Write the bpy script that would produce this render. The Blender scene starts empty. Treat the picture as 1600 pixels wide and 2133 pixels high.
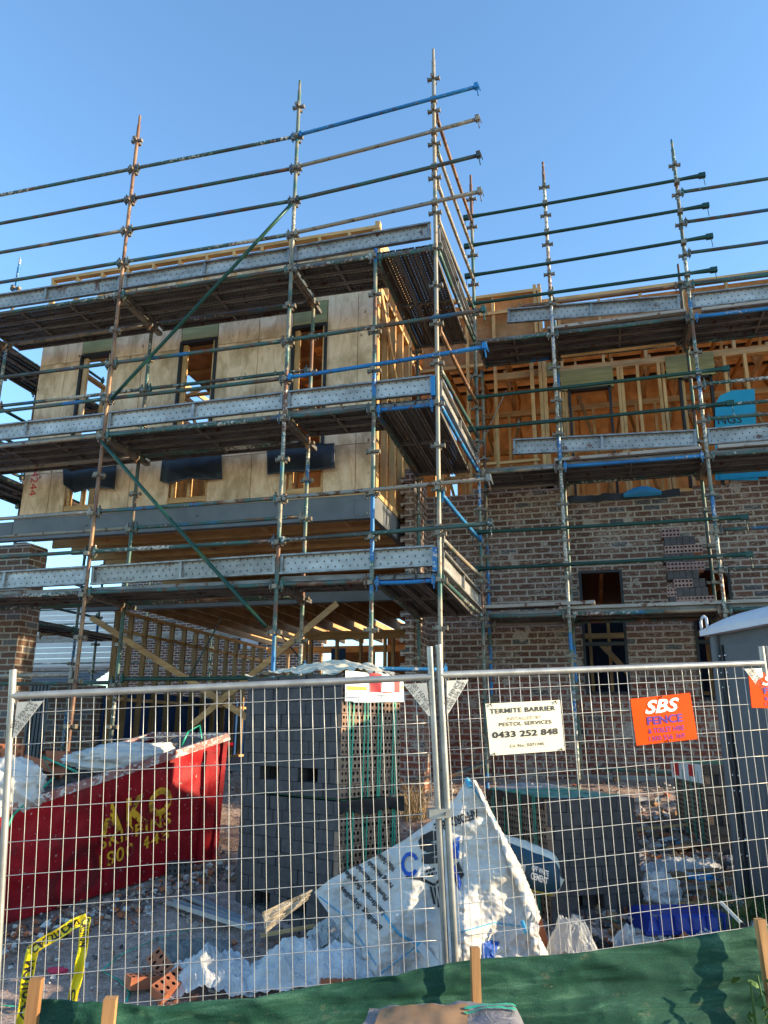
import bpy, math, random
from mathutils import Vector, Matrix, Euler, noise
D = bpy.data; SC = bpy.context.scene; COL = SC.collection
R = random.Random(7)
rad = math.radians

# ------------------------------------------------------------------ camera, sky, sun
F_PX = 1610.0052
MR = ((0.9656371, 0.2597843, 0.0075494), (-0.0639708, 0.2657379, -0.9619205), (-0.2518981, 0.9283833, 0.2732250))
CP = Vector((1.50801873, -7.79135097, 2.0))
def cam_setup():
    cd = D.cameras.new("camera"); co = D.objects.new("camera", cd); COL.objects.link(co)
    r, dn, f = [Vector(v) for v in MR]
    m = Matrix((r, -dn, -f)).transposed().to_4x4(); m.translation = CP
    co.matrix_world = m
    cd.sensor_fit = 'VERTICAL'; cd.sensor_height = 36; cd.lens = F_PX / 2133 * 36
    cd.clip_start = 0.05; cd.clip_end = 2000
    SC.camera = co
cam_setup()
SUN_EL, SUN_AZ = 15.0, 5.0          # azimuth counted from +X towards +Y
def sky_setup():
    w = D.worlds.new("World"); SC.world = w; w.use_nodes = True
    nt = w.node_tree; bg = nt.nodes['Background']
    s = nt.nodes.new('ShaderNodeTexSky'); s.sky_type = 'NISHITA'; s.sun_disc = False
    s.sun_elevation = rad(SUN_EL); s.sun_rotation = rad(90 - SUN_AZ)
    s.air_density = 1.0; s.dust_density = 0.4; s.ozone_density = 2.2
    mx = nt.nodes.new('ShaderNodeMix'); mx.data_type = 'RGBA'; mx.blend_type = 'MULTIPLY'; mx.inputs[0].default_value = 1
    mx.inputs[7].default_value = (.79, .96, 1.03, 1)       # a clear deep blue afternoon sky
    nt.links.new(s.outputs[0], mx.inputs[6]); nt.links.new(mx.outputs[2], bg.inputs[0]); bg.inputs[1].default_value = 0.15
    ld = D.lights.new("sun", 'SUN'); lo = D.objects.new("sun", ld); COL.objects.link(lo)
    ld.energy = 3.9; ld.angle = rad(0.5); ld.color = (1.0, 0.79, 0.50)
    a, e = rad(SUN_AZ), rad(SUN_EL)
    d = Vector((math.cos(a) * math.cos(e), math.sin(a) * math.cos(e), math.sin(e)))
    lo.rotation_euler = d.to_track_quat('Z', 'Y').to_euler()
    SC.view_settings.view_transform = 'Standard'; SC.view_settings.look = 'None'
    SC.view_settings.exposure = 1.52; SC.view_settings.gamma = 1
sky_setup()

# ------------------------------------------------------------------ helpers
def at(u, v, Y=None, X=None, Z=None, Dp=None):
    """the real point that photo pixel (u, v) shows on a plane of the site (metres)"""
    q = ((u - 800) / F_PX, (v - 1066.5) / F_PX, 1.0)
    d = Vector([sum(MR[k][i] * q[k] for k in range(3)) for i in range(3)])
    if Dp is not None: t = Dp
    elif Y is not None: t = (Y - CP.y) / d.y
    elif X is not None: t = (X - CP.x) / d.x
    else: t = (Z - CP.z) / d.z
    return CP + d * t
def gz(x, y):
    if y < -3.5: return 0.2 + 0.05 * (y + 3.5)
    if y < 3.2: return 0.2 + 0.185 * (y + 3.5)
    return 1.44 + 0.004 * (y - 3.2)
def ground_at(u, v):
    lo, hi = 1.5, 40.0
    for _ in range(50):
        m = (lo + hi) / 2; P = at(u, v, Dp=m)
        if P.z > gz(P.x, P.y): lo = m
        else: hi = m
    return P
def tag(o, label=None, cat=None, group=None, kind=None):
    if label: o['label'] = label
    if cat: o['category'] = cat
    if group: o['group'] = group
    if kind: o['kind'] = kind
    return o
def empty(name, loc, label, cat, group=None):
    o = D.objects.new(name, None); COL.objects.link(o); o.location = loc
    o.empty_display_size = .1
    return tag(o, label, cat, group)
def link(name, me, parent=None, mat=None, M=None):
    """an object for mesh me; M is its world matrix"""
    o = D.objects.new(name, me); COL.objects.link(o)
    M = M or Matrix.Identity(4)
    if parent is not None:
        o.parent = parent
        W = world_of(parent)
        o.matrix_parent_inverse = Matrix.Identity(4)
        o.matrix_local = W.inverted() @ M
    else: o.matrix_world = M
    return o
def world_of(o):
    m = Matrix.LocRotScale(o.location, o.rotation_euler, o.scale)
    return world_of(o.parent) @ m if o.parent else m

class MB:
    def __init__(s): s.v = []; s.f = []; s.m = []; s.s = []; s.mi = 0
    def add(s, vs, fs, smooth=False):
        b = len(s.v); s.v += [tuple(v) for v in vs]
        for f in fs: s.f.append([b + i for i in f]); s.m.append(s.mi); s.s.append(smooth)
    def box(s, c, d, rot=None):
        c = Vector(c); h = Vector(d) / 2
        vs = [Vector((x * h.x, y * h.y, z * h.z)) for x in (-1, 1) for y in (-1, 1) for z in (-1, 1)]
        if rot is not None: vs = [rot @ v for v in vs]
        s.add([v + c for v in vs], [(0,1,3,2),(4,6,7,5),(0,4,5,1),(2,3,7,6),(0,2,6,4),(1,5,7,3)])
    def box2(s, a, b):
        a = Vector(a); b = Vector(b); s.box((a + b) / 2, (abs(b.x-a.x), abs(b.y-a.y), abs(b.z-a.z)))
    def bar(s, a, b, w, h, up=(0, 0, 1)):
        a = Vector(a); b = Vector(b); x = (b - a); L = x.length; x.normalize()
        up = Vector(up)
        if abs(x.dot(up)) > .98: up = Vector((0, 1, 0))
        y = up.cross(x).normalized(); z = x.cross(y)
        s.box((a + b) / 2, (L, w, h), Matrix((x, y, z)).transposed())
    def tube(s, a, b, r, n=10, r2=None, caps=True, sm=True):
        a = Vector(a); b = Vector(b); x = (b - a).normalized()
        up = Vector((0, 0, 1)) if abs(x.z) < .9 else Vector((1, 0, 0))
        y = up.cross(x).normalized(); z = x.cross(y); r2 = r if r2 is None else r2
        vs = [a + (y * math.cos(t) + z * math.sin(t)) * r for t in [2 * math.pi * i / n for i in range(n)]]
        vs += [b + (y * math.cos(t) + z * math.sin(t)) * r2 for t in [2 * math.pi * i / n for i in range(n)]]
        s.add(vs, [(i, (i + 1) % n, n + (i + 1) % n, n + i) for i in range(n)], sm)
        if caps: s.add(vs, [tuple(range(n))[::-1], tuple(range(n, 2 * n))])
    def path(s, pts, r, n=8):
        pts = [Vector(p) for p in pts]; rings = []
        for i, p in enumerate(pts):
            t = (pts[min(i + 1, len(pts) - 1)] - pts[max(i - 1, 0)]).normalized()
            up = Vector((0, 0, 1)) if abs(t.z) < .9 else Vector((1, 0, 0))
            y = up.cross(t).normalized(); z = t.cross(y)
            rings.append([p + (y * math.cos(a) + z * math.sin(a)) * r for a in [2 * math.pi * k / n for k in range(n)]])
        vs = [v for rg in rings for v in rg]; fs = []
        for i in range(len(pts) - 1):
            for k in range(n): fs.append((i*n+k, i*n+(k+1) % n, (i+1)*n+(k+1) % n, (i+1)*n+k))
        fs += [tuple(range(n))[::-1], tuple(range((len(pts)-1)*n, len(pts)*n))]
        s.add(vs, fs, True)
    def prism(s, poly, d):
        """poly: 3-D points, extruded by vector d"""
        n = len(poly); d = Vector(d); vs = [Vector(p) for p in poly]; vs += [p + d for p in vs[:n]]
        s.add(vs, [tuple(range(n)), tuple(range(n, 2*n))[::-1]] + [(i, n + i, n + (i+1) % n, (i+1) % n) for i in range(n)])
    def grid(s, fn, nu, nv, sm=True, flip=False):
        vs = [fn(i / nu, j / nv) for j in range(nv + 1) for i in range(nu + 1)]
        fs = []
        for j in range(nv):
            for i in range(nu):
                q = [j*(nu+1)+i, j*(nu+1)+i+1, (j+1)*(nu+1)+i+1, (j+1)*(nu+1)+i]
                fs.append(q[::-1] if flip else q)
        s.add(vs, fs, sm)
    def mesh(s, name, mats):
        me = D.meshes.new(name); me.from_pydata(s.v, [], s.f); 
        for m in (mats if isinstance(mats, (list, tuple)) else [mats]): me.materials.append(m)
        me.polygons.foreach_set('material_index', s.m); me.polygons.foreach_set('use_smooth', s.s)
        me.update(); return me
    def build(s, name, mats, parent=None, M=None):
        """vertices are world coordinates; the object's origin goes to the thing's base"""
        if M is None and parent is not None:
            W = world_of(parent); Wi = W.inverted(); s.v = [tuple(Wi @ Vector(v)) for v in s.v]; M = W
        elif M is None and s.v:
            xs, ys, zs = zip(*s.v); o = Vector(((min(xs)+max(xs))/2, (min(ys)+max(ys))/2, min(zs)))
            s.v = [tuple(Vector(v) - o) for v in s.v]; M = Matrix.Translation(o)
        return link(name, s.mesh(name, mats), parent, None, M)
def frame(o, x, z=(0, 0, 1)):
    """matrix with origin o, local X along x, local Z near z"""
    x = Vector(x).normalized(); z = Vector(z); y = z.cross(x).normalized(); z = x.cross(y)
    m = Matrix((x, y, z)).transposed().to_4x4(); m.translation = Vector(o); return m
def fbm(x, y, z=0., o=4):
    return noise.fractal(Vector((x, y, z)), 1.0, 2.0, o, noise_basis='PERLIN_ORIGINAL')
def crease(x, y, seed=0., o=4):
    s_ = 0.; a_ = 1.
    for k in range(o):
        s_ += a_ * (1 - abs(noise.noise(Vector((x, y, seed + k * 7.3)), noise_basis='PERLIN_ORIGINAL')) * 1.6) ** 3; x, y = x * 1.9 + y * .6, y * 1.9 - x * .6; a_ *= .5
    return s_
_tc = {}
def text_tris(txt, font_shear=0.0, bold=0.0, spacing=1.0):
    k = (txt, font_shear, bold, spacing)
    if k in _tc: return _tc[k]
    cu = D.curves.new("lettering", 'FONT'); cu.body = txt; cu.size = 1; cu.offset = bold; cu.shear = font_shear
    cu.space_character = spacing; cu.resolution_u = 3; cu.align_x = 'LEFT'
    ob = D.objects.new("lettering", cu); COL.objects.link(ob)
    bpy.context.view_layer.update()
    me = D.meshes.new_from_object(ob.evaluated_get(bpy.context.evaluated_depsgraph_get()))
    vs = [v.co.copy() for v in me.vertices]; fs = [tuple(p.vertices) for p in me.polygons]
    D.objects.remove(ob); D.curves.remove(cu); D.meshes.remove(me)
    w = (min(v.x for v in vs), max(v.x for v in vs)); h = (min(v.y for v in vs), max(v.y for v in vs))
    _tc[k] = (vs, fs, w, h); return _tc[k]
def put_text(mb, txt, fn, x0, x1, y0, y1, **kw):
    """fits txt in the box x0..x1, y0..y1 of a surface fn(x, y) -> point"""
    vs, fs, w, h = text_tris(txt, **kw)
    mb.add([fn(x0 + (v.x - w[0]) / (w[1] - w[0]) * (x1 - x0), y0 + (v.y - h[0]) / (h[1] - h[0]) * (y1 - y0)) for v in vs], fs)

# ------------------------------------------------------------------ materials
class NT:
    def __init__(s, name, rough=.7, metal=0., spec=.4):
        s.m = D.materials.new(name); s.m.use_nodes = True; s.t = s.m.node_tree
        s.b = s.t.nodes['Principled BSDF']; s.b.inputs['Roughness'].default_value = rough
        s.b.inputs['Metallic'].default_value = metal; s.b.inputs['Specular IOR Level'].default_value = spec
        tc = s.t.nodes.new('ShaderNodeTexCoord'); oi = s.t.nodes.new('ShaderNodeObjectInfo')
        s.obj = tc.outputs['Object']; s.rnd = oi.outputs['Random']
        mp = s.t.nodes.new('ShaderNodeVectorMath'); mp.operation = 'MULTIPLY_ADD'
        cb = s.t.nodes.new('ShaderNodeCombineXYZ')
        for i in range(3): s.t.links.new(s.rnd, cb.inputs[i])
        s.t.links.new(cb.outputs[0], mp.inputs[0]); mp.inputs[1].default_value = (37., 53., 71.)
        s.t.links.new(s.obj, mp.inputs[2]); s.co = mp.outputs[0]
    def L(s, a, b): s.t.links.new(a, b)
    def node(s, kind, **kw):
        n = s.t.nodes.new(kind)
        for k, v in kw.items(): setattr(n, k, v)
        return n
    def noise(s, scale, detail=4, rough=.55, vec=None, sc=None, dist=0.):
        n = s.node('ShaderNodeTexNoise'); n.inputs['Scale'].default_value = scale
        n.inputs['Detail'].default_value = detail; n.inputs['Roughness'].default_value = rough
        n.inputs['Distortion'].default_value = dist
        vec = vec or s.co
        if sc:
            m = s.node('ShaderNodeMapping'); m.inputs['Scale'].default_value = sc; s.L(vec, m.inputs[0]); vec = m.outputs[0]
        s.L(vec, n.inputs['Vector']); return n.outputs[0]
    def ramp(s, fac, stops, interp='LINEAR'):
        n = s.node('ShaderNodeValToRGB'); cr = n.color_ramp; cr.interpolation = interp
        while len(cr.elements) < len(stops): cr.elements.new(.5)
        for e, (p_, c) in zip(cr.elements, stops):
            e.position = p_; e.color = (*c, 1) if isinstance(c, (tuple, list)) else (c, c, c, 1)
        s.L(fac, n.inputs[0]); return n.outputs[0]
    def mix(s, fac, a, b, mode='MIX'):
        n = s.node('ShaderNodeMix', data_type='RGBA', blend_type=mode)
        for i, x in ((0, fac), (6, a), (7, b)):
            if isinstance(x, (int, float)): n.inputs[i].default_value = x if i == 0 else (x, x, x, 1)
            elif isinstance(x, tuple): n.inputs[i].default_value = (*x, 1)
            else: s.L(x, n.inputs[i])
        return n.outputs[2]
    def math(s, op, a, b=0., c=0.):
        n = s.node('ShaderNodeMath', operation=op)
        for i, x in enumerate((a, b, c)):
            if isinstance(x, (int, float)): n.inputs[i].default_value = x
            else: s.L(x, n.inputs[i])
        return n.outputs[0]
    def bump(s, h, strength=.3, dist=.01):
        n = s.node('ShaderNodeBump'); n.inputs['Strength'].default_value = strength; n.inputs['Distance'].default_value = dist
        s.L(h, n.inputs['Height']); s.L(n.outputs[0], s.b.inputs['Normal'])
    def col(s, c):
        if isinstance(c, tuple): s.b.inputs['Base Color'].default_value = (*c, 1)
        else: s.L(c, s.b.inputs['Base Color'])
        return s
    def rough(s, c): s.L(c, s.b.inputs['Roughness']); return s

def mottled(name, c1, c2, scale=8, rough=.8, metal=0., spots=None, spotsc=30, spotat=.64, bump=.2, bd=.004, sc=None, spec=.35, isl=0., trans=0., stain=None):
    n = NT(name, rough, metal, spec)
    f = n.noise(scale, 5, .6, sc=sc)
    c = n.ramp(f, [(.3, c1), (.7, c2)])
    if spots:
        g = n.noise(spotsc, 4, .65)
        c = n.mix(n.ramp(g, [(spotat, 0.), (spotat + .03, 1.)]), c, spots)
    if stain:
        c = n.mix(n.ramp(n.noise(2.1, 6, .72, dist=1.5), [(.52, 0.), (.66, .75)]), c, stain)
    if isl:
        g = n.node('ShaderNodeNewGeometry'); c = n.mix(1., c, n.ramp(g.outputs['Random Per Island'], [(0., 1 - isl), (1., 1 + isl)]), 'MULTIPLY')
    n.col(c)
    if bump: n.bump(n.noise(scale * 6, 4, .6), bump, bd)
    if trans:
        tl = n.node('ShaderNodeBsdfTranslucent'); n.L(c, tl.inputs[0]); ms = n.node('ShaderNodeMixShader'); ms.inputs[0].default_value = trans
        out = n.t.nodes['Material Output']; n.L(n.b.outputs[0], ms.inputs[1]); n.L(tl.outputs[0], ms.inputs[2]); n.L(ms.outputs[0], out.inputs[0])
    return n.m

def tube_mat(name, stops, splat=(.48, .45, .40), spl_at=.60, rust=(.10, .045, .025), rust_at=.60, sc=(1.6, 1.6, 1.6), rough=.5):
    n = NT(name, rough, .15)
    f = n.noise(1.0, 2, .5, sc=sc)
    c = n.ramp(f, stops)
    vr = n.math('MULTIPLY', n.math('SUBTRACT', n.math('FRACT', n.math('MULTIPLY', n.rnd, 17.3)), .5), .16); v2 = n.math('MULTIPLY', n.math('SUBTRACT', n.noise(1.1, 2, .5), .5), .5)
    c = n.mix(n.ramp(n.math('ADD', n.noise(22, 5, .7, sc=(.5, .5, .5)), vr), [(rust_at, 0.), (rust_at + .04, 1.)]), c, rust)
    c = n.mix(n.ramp(n.math('ADD', n.math('SUBTRACT', n.noise(24, 6, .75), vr), v2), [(spl_at + .04, 0.), (spl_at + .07, 1.)]), c, splat)
    n.col(c); n.bump(n.noise(60, 4, .7), .35, .003)
    return n.m
TM = {}
TEAL = (.035, .11, .10); BLUE = (.02, .14, .34); DKG = (.008, .05, .04); CREAM = (.30, .25, .18); RUSTC = (.13, .06, .035); GREY = (.10, .095, .085)
TM['mix'] = tube_mat('tube_mixed', [(.30, BLUE), (.38, TEAL), (.47, GREY), (.53, TEAL), (.58, RUSTC), (.66, CREAM)])
TM['std'] = tube_mat('standard_paint', [(.33, BLUE), (.40, BLUE), (.42, TEAL), (.48, (.20, .18, .14)), (.54, TEAL), (.60, RUSTC)], spl_at=.56, sc=(.5, .5, 1.1))
TM['rust'] = tube_mat('standard_rusty', [(.35, (.16, .08, .05)), (.5, (.26, .15, .08)), (.62, (.10, .05, .035))], spl_at=.6, sc=(1, 1, 2))
TM['blue'] = tube_mat('tube_blue', [(.3, (.012, .11, .30)), (.6, (.02, .19, .44))], spl_at=.62, rust_at=.60)
TM['green'] = tube_mat('tube_dark_green', [(.3, (.006, .035, .03)), (.7, (.012, .06, .045))], splat=(.3, .3, .27), spl_at=.72, rust_at=.75, rough=.4)
TM['brace'] = tube_mat('brace_green', [(.35, (.005, .040, .032)), (.6, (.009, .060, .044)), (.7, (.05, .10, .02))], spl_at=.72, rust_at=.75, rough=.4)
TM['dark'] = tube_mat('tube_worn_dark', [(.35, (.05, .05, .045)), (.5, TEAL), (.6, (.09, .06, .045)), (.7, (.02, .09, .16))], spl_at=.58)
TM['light'] = tube_mat('tube_galvanised', [(.35, (.20, .21, .20)), (.6, (.30, .24, .17)), (.7, TEAL)], spl_at=.6)

def perf_mat(name, base1, base2, dot_mode, rough=.45, metal=.5, pitch=(.055, .045), rr=.0055, rust=.62):
    """plank steel with punched holes; dot_mode 'hole' lets light through, 'pit' is a dark punched dimple"""
    n = NT(name, rough, metal)
    c = n.ramp(n.noise(5, 5, .65, sc=(.5, 1, 1)), [(.3, base1), (.7, base2)])
    rv = n.math('FRACT', n.math('MULTIPLY', n.rnd, 13.7)); c = n.mix(1., c, n.ramp(rv, [(0., .58), (1., 1.15)]), 'MULTIPLY')
    ru = n.math('ADD', n.noise(5, 6, .75), n.math('MULTIPLY', n.math('SUBTRACT', rv, .5), -.12))
    c = n.mix(n.ramp(ru, [(rust, 0.), (rust + .06, 1.)]), c, (.12, .055, .035))
    c = n.mix(n.ramp(n.noise(28, 4, .7), [(.66, 0.), (.69, 1.)]), c, (.42, .40, .37))
    sp = n.node('ShaderNodeSeparateXYZ'); n.L(n.obj, sp.inputs[0])
    row = n.math('FLOOR', n.math('DIVIDE', sp.outputs[1], pitch[1]))
    off = n.math('MULTIPLY', n.math('MODULO', row, 2.), pitch[0] / 2)
    u = n.math('SUBTRACT', n.math('PINGPONG', n.math('ADD', sp.outputs[0], off), pitch[0] / 2), pitch[0] / 4)
    v = n.math('SUBTRACT', n.math('FRACT', n.math('DIVIDE', sp.outputs[1], pitch[1])), .5)
    u = n.math('SUBTRACT', n.math('FRACT', n.math('DIVIDE', n.math('ADD', sp.outputs[0], off), pitch[0])), .5)
    u = n.math('MULTIPLY', u, pitch[0]); v = n.math('MULTIPLY', v, pitch[1])
    d = n.math('SQRT', n.math('ADD', n.math('MULTIPLY', u, u), n.math('MULTIPLY', v, v)))
    if dot_mode == 'hole':
        mask = n.math('LESS_THAN', d, rr)
        n.col(c); tr = n.node('ShaderNodeBsdfTransparent'); ms = n.node('ShaderNodeMixShader')
        out = n.t.nodes['Material Output']
        n.L(mask, ms.inputs[0]); n.L(n.b.outputs[0], ms.inputs[1]); n.L(tr.outputs[0], ms.inputs[2]); n.L(ms.outputs[0], out.inputs[0])
    else:
        mask = n.ramp(d, [(rr * .8, 1.), (rr * 1.3, 0.)]); n.col(n.mix(mask, c, (.03, .028, .025)))  # dark dots paint the shade inside the punched dimples
        n.bump(n.ramp(d, [(0., 0.), (rr, .0), (rr * 1.8, 1.), (rr * 3, .0)]), .45, .004)
    return n.m
M_PL_TOP = perf_mat('plank_steel_worn', (.075, .074, .071), (.17, .165, .158), 'hole', rr=.0066)
M_PL_SIDE = mottled('plank_flange_worn', (.10, .09, .08), (.24, .23, .22), 6, .5, .4, spots=(.12, .055, .03), spotsc=9, spotat=.60, sc=(.6, 3, 3))
M_TB = perf_mat('toe_board_galvanised', (.20, .198, .19), (.50, .50, .485), 'pit', rough=.42, metal=.3, pitch=(.085, .066), rr=.0085, rust=.60)
M_TBF = mottled('toe_board_flange', (.15, .15, .145), (.36, .36, .355), 9, .42, .55, spots=(.15, .08, .05), spotsc=12, spotat=.66)
M_CLAMP = mottled('coupler_steel', (.14, .11, .08), (.30, .26, .20), 20, .5, .5)

def brick_mat(name, cols, mortar=(.42, .38, .33), w=.24, h=.086, ms=.011, smear=.62, dark=.12, redbelow=None, bump=.7):
    n = NT(name, .9, 0, .2)
    sp = n.node('ShaderNodeSeparateXYZ'); geo = n.node('ShaderNodeNewGeometry'); n.L(geo.outputs['Position'], sp.inputs[0])
    cb = n.node('ShaderNodeCombineXYZ'); n.L(n.math('ADD', sp.outputs[0], sp.outputs[1]), cb.inputs[0]); n.L(sp.outputs[2], cb.inputs[1])
    wob = n.node('ShaderNodeVectorMath', operation='MULTIPLY_ADD')
    nz = n.node('ShaderNodeTexNoise'); nz.inputs['Scale'].default_value = 14; n.L(cb.outputs[0], nz.inputs['Vector'])
    n.L(nz.outputs[1], wob.inputs[0]); wob.inputs[1].default_value = (.012, .010, 0); n.L(cb.outputs[0], wob.inputs[2])
    b = n.node('ShaderNodeTexBrick'); n.L(wob.outputs[0], b.inputs['Vector'])
    b.inputs['Scale'].default_value = 1; b.inputs['Brick Width'].default_value = w; b.inputs['Row Height'].default_value = h
    b.inputs['Mortar Size'].default_value = ms; b.inputs['Mortar Smooth'].default_value = .15; b.inputs['Bias'].default_value = 0
    b.inputs['Color1'].default_value = (0, 0, 0, 1); b.inputs['Color2'].default_value = (1, 1, 1, 1); b.inputs['Mortar'].default_value = (.5, .5, .5, 1)
    c = n.ramp(b.outputs['Color'], [(0., cols[0]), (.5, cols[1]), (.86, cols[2]), (.90, (dark*.6, dark*.6, dark*.65)), (1., (dark*.7, dark*.7, dark*.78))])
    if redbelow is not None:
        cr = n.ramp(b.outputs['Color'], [(0., (.16, .040, .026)), (.6, (.25, .068, .042)), (.92, (.18, .055, .036)), (.97, (.07, .055, .055))])
        zz = n.math('ADD', sp.outputs[2], n.math('MULTIPLY', n.noise(2., 2, .5, vec=cb.outputs[0]), .25))
        st = n.node('ShaderNodeMapRange'); st.inputs[1].default_value = redbelow; st.inputs[2].default_value = redbelow + .12
        n.L(zz, st.inputs[0]); c = n.mix(st.outputs[0], cr, c)
    c = n.mix(n.ramp(n.noise(45, 4, .7, vec=cb.outputs[0]), [(.45, 0.), (.75, .55)]), c, (.05, .04, .035))
    fac = b.outputs['Fac']
    # mortar smeared over the brick faces
    s1 = n.noise(38, 5, .65, vec=cb.outputs[0], sc=(.45, 1.6, 1), dist=1.2); s2 = n.noise(2.2, 3, .5, vec=cb.outputs[0])
    sm = n.ramp(n.math('ADD', s1, n.math('MULTIPLY', s2, .35)), [(smear + .13, 0.), (smear + .20, 1.)])
    s3 = n.ramp(n.noise(3.1, 4, .6, vec=cb.outputs[0]), [(smear + .035, 0.), (smear + .055, 1.)])
    m2 = n.math('MAXIMUM', fac, n.math('MAXIMUM', n.math('MULTIPLY', sm, .75), n.math('MULTIPLY', s3, .9)))
    mc = n.ramp(n.noise(30, 4, .6, vec=cb.outputs[0]), [(.3, tuple(x * .62 for x in mortar)), (.7, mortar)])
    n.col(n.mix(m2, c, mc))
    hgt = n.math('ADD', n.math('MULTIPLY', fac, -1.), n.math('MULTIPLY', n.noise(60, 4, .7, vec=cb.outputs[0]), .35))
    n.bump(hgt, bump, .012)
    return n.m
M_BRICK = brick_mat('house_brick', [(.098, .047, .032), (.140, .070, .048), (.180, .096, .067)], mortar=(.46, .39, .33), smear=.575, redbelow=2.75, ms=.012)
M_BRICK_P = brick_mat('pillar_brick', [(.11, .065, .05), (.16, .092, .068), (.20, .12, .09)], smear=.66, dark=.2)
M_BRICK_N = brick_mat('neighbour_brick', [(.09, .045, .035), (.13, .065, .05), (.10, .055, .045)], mortar=(.5, .47, .42), smear=.9)

def wood_mat(name, c1, c2, ax=2, scale=6, rough=.75):
    n = NT(name, rough, 0, .25); sc = [14, 14, 14]; sc[ax] = 1.1
    g = n.noise(scale * .25, 5, .6, sc=tuple(sc), dist=.8)
    c = n.ramp(g, [(.3, c1), (.65, c2)])
    k = n.ramp(n.noise(2.2, 2, .5), [(.35, .80), (.65, 1.12)])
    n.col(n.mix(1., c, k, 'MULTIPLY')); n.bump(g, .25, .003); return n.m
PINE1, PINE2 = (.44, .245, .10), (.66, .42, .20)
M_PX = wood_mat('pine_along_x', PINE1, PINE2, 0); M_PY = wood_mat('pine_along_y', PINE1, PINE2, 1); M_PZ = wood_mat('pine_upright', PINE1, PINE2, 2)
M_PD = wood_mat('pine_weathered', (.20, .115, .05), (.36, .22, .10), 2)
M_STAKE = wood_mat('hardwood_stake', (.28, .13, .05), (.48, .26, .11), 2)
M_LVL = wood_mat('treated_lintel', (.22, .205, .09), (.33, .305, .15), 0)
def ply_mat():
    n = NT('plywood', .75, 0, .25)
    g = n.noise(1.3, 6, .68, sc=(5, 5, 1.5), dist=1.6)
    c = n.ramp(g, [(.30, (.54, .365, .22)), (.5, (.78, .56, .37)), (.7, (.86, .68, .49))])
    blot = n.ramp(n.noise(1.7, 4, .6, sc=(1.6, 1.6, 1)), [(.46, 0.), (.66, .75)])
    c = n.mix(blot, c, (.34, .225, .115))
    vo = n.node('ShaderNodeTexVoronoi'); vo.inputs['Scale'].default_value = 3.6; vo.inputs['Randomness'].default_value = .8
    mp = n.node('ShaderNodeMapping'); mp.inputs['Scale'].default_value = (1.5, 1.5, 1.); n.L(n.co, mp.inputs[0]); n.L(mp.outputs[0], vo.inputs['Vector'])
    c = n.mix(n.ramp(vo.outputs['Distance'], [(.05, .9), (.12, 0.)]), c, (.10, .055, .03))
    geo = n.node('ShaderNodeNewGeometry'); c = n.mix(1., c, n.ramp(geo.outputs['Random Per Island'], [(0., (.84, .82, .80)), (1., (1.08, 1.06, 1.04))]), 'MULTIPLY')
    n.col(c); n.bump(g, .15, .002); return n.m
M_PLY = ply_mat()
M_STEELB = mottled('grey_steel_beam', (.115, .125, .14), (.17, .18, .19), 3, .55, .1, spots=(.06, .06, .06), spotsc=14, spotat=.7, bump=.1)
M_BLACK = mottled('black_frame', (.010, .011, .014), (.022, .023, .028), 8, .5)
M_DPC = mottled('black_plastic_flashing', (.008, .010, .016), (.02, .024, .034), 5, .38, bump=.3, bd=.01, spec=.5)
M_OSB = mottled('osb_floor_sheet', (.12, .05, .025), (.28, .13, .055), 18, .8, sc=(1, 2, 1))
M_FOIL = mottled('brown_building_wrap', (.46, .25, .115), (.68, .42, .22), 5, .55, bump=.6, bd=.03, trans=.5)
M_WRAP = mottled('blue_wall_wrap', (.008, .035, .12), (.015, .07, .22), 3, .6)
M_ROOFD = mottled('dark_roof_sheet', (.02, .02, .022), (.04, .04, .045), 5, .5, sc=(1, 9, 1))
M_RED = mottled('red_skip_paint', (.20, .005, .010), (.34, .010, .016), 4, .5, 0, spots=(.40, .30, .28), spotsc=26, spotat=.655, bump=.4, spec=.12, stain=(.075, .012, .012))
M_REDRIM = mottled('skip_rim_worn', (.20, .03, .03), (.34, .18, .16), 9, .5, 0, spots=(.5, .46, .43), spotsc=20, spotat=.52)
M_YEL = mottled('yellow_lettering', (.62, .27, .010), (.82, .42, .015), 12, .6, spots=(.18, .01, .012), spotsc=15, spotat=.54, stain=(.14, .05, .01))
M_GALV = mottled('galvanised_pipe', (.26, .26, .25), (.44, .44, .42), 8, .38, .55, spots=(.22, .17, .12), spotsc=24, spotat=.68, bump=.1)
M_WIRE = mottled('galvanised_wire', (.50, .49, .46), (.62, .60, .56), 12, .4, .4, bump=0)
M_PLATE = mottled('perforated_corner_plate', (.40, .40, .39), (.52, .52, .50), 10, .45, .4)
M_STAMP = mottled('stamped_dark', (.05, .05, .05), (.08, .08, .08), 10, .7)
M_GREYB = mottled('charcoal_brick', (.054, .049, .050), (.088, .080, .081), 14, .85, spots=(.22, .21, .21), spotsc=20, spotat=.72, bump=.5, isl=.12)
M_TANB = mottled('brick_bed_face', (.20, .125, .085), (.30, .20, .14), 14, .9, bump=.4, isl=.18)
M_TERRA = mottled('terracotta_brick', (.30, .095, .045), (.42, .15, .075), 12, .9, bump=.4)
M_HOLE = mottled('brick_core_shade', (.03, .016, .010), (.05, .028, .018), 8, .95)  # near-black colour paints the shade inside the brick cores
M_STRAP = mottled('green_strapping', (.015, .26, .17), (.03, .38, .25), 8, .35, bump=0, spec=.6)
M_TAPEB = mottled('black_plastic_wrap', (.01, .01, .012), (.03, .03, .034), 9, .3)
def white_m(name, a, b, **k): return mottled(name, a, b, **k)
M_LABELW = mottled('white_printed_label', (.66, .66, .66), (.76, .76, .75), 5, .5, bump=0)
M_LRED = mottled('label_red', (.50, .01, .02), (.6, .015, .025), 5, .5, bump=0)
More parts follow.
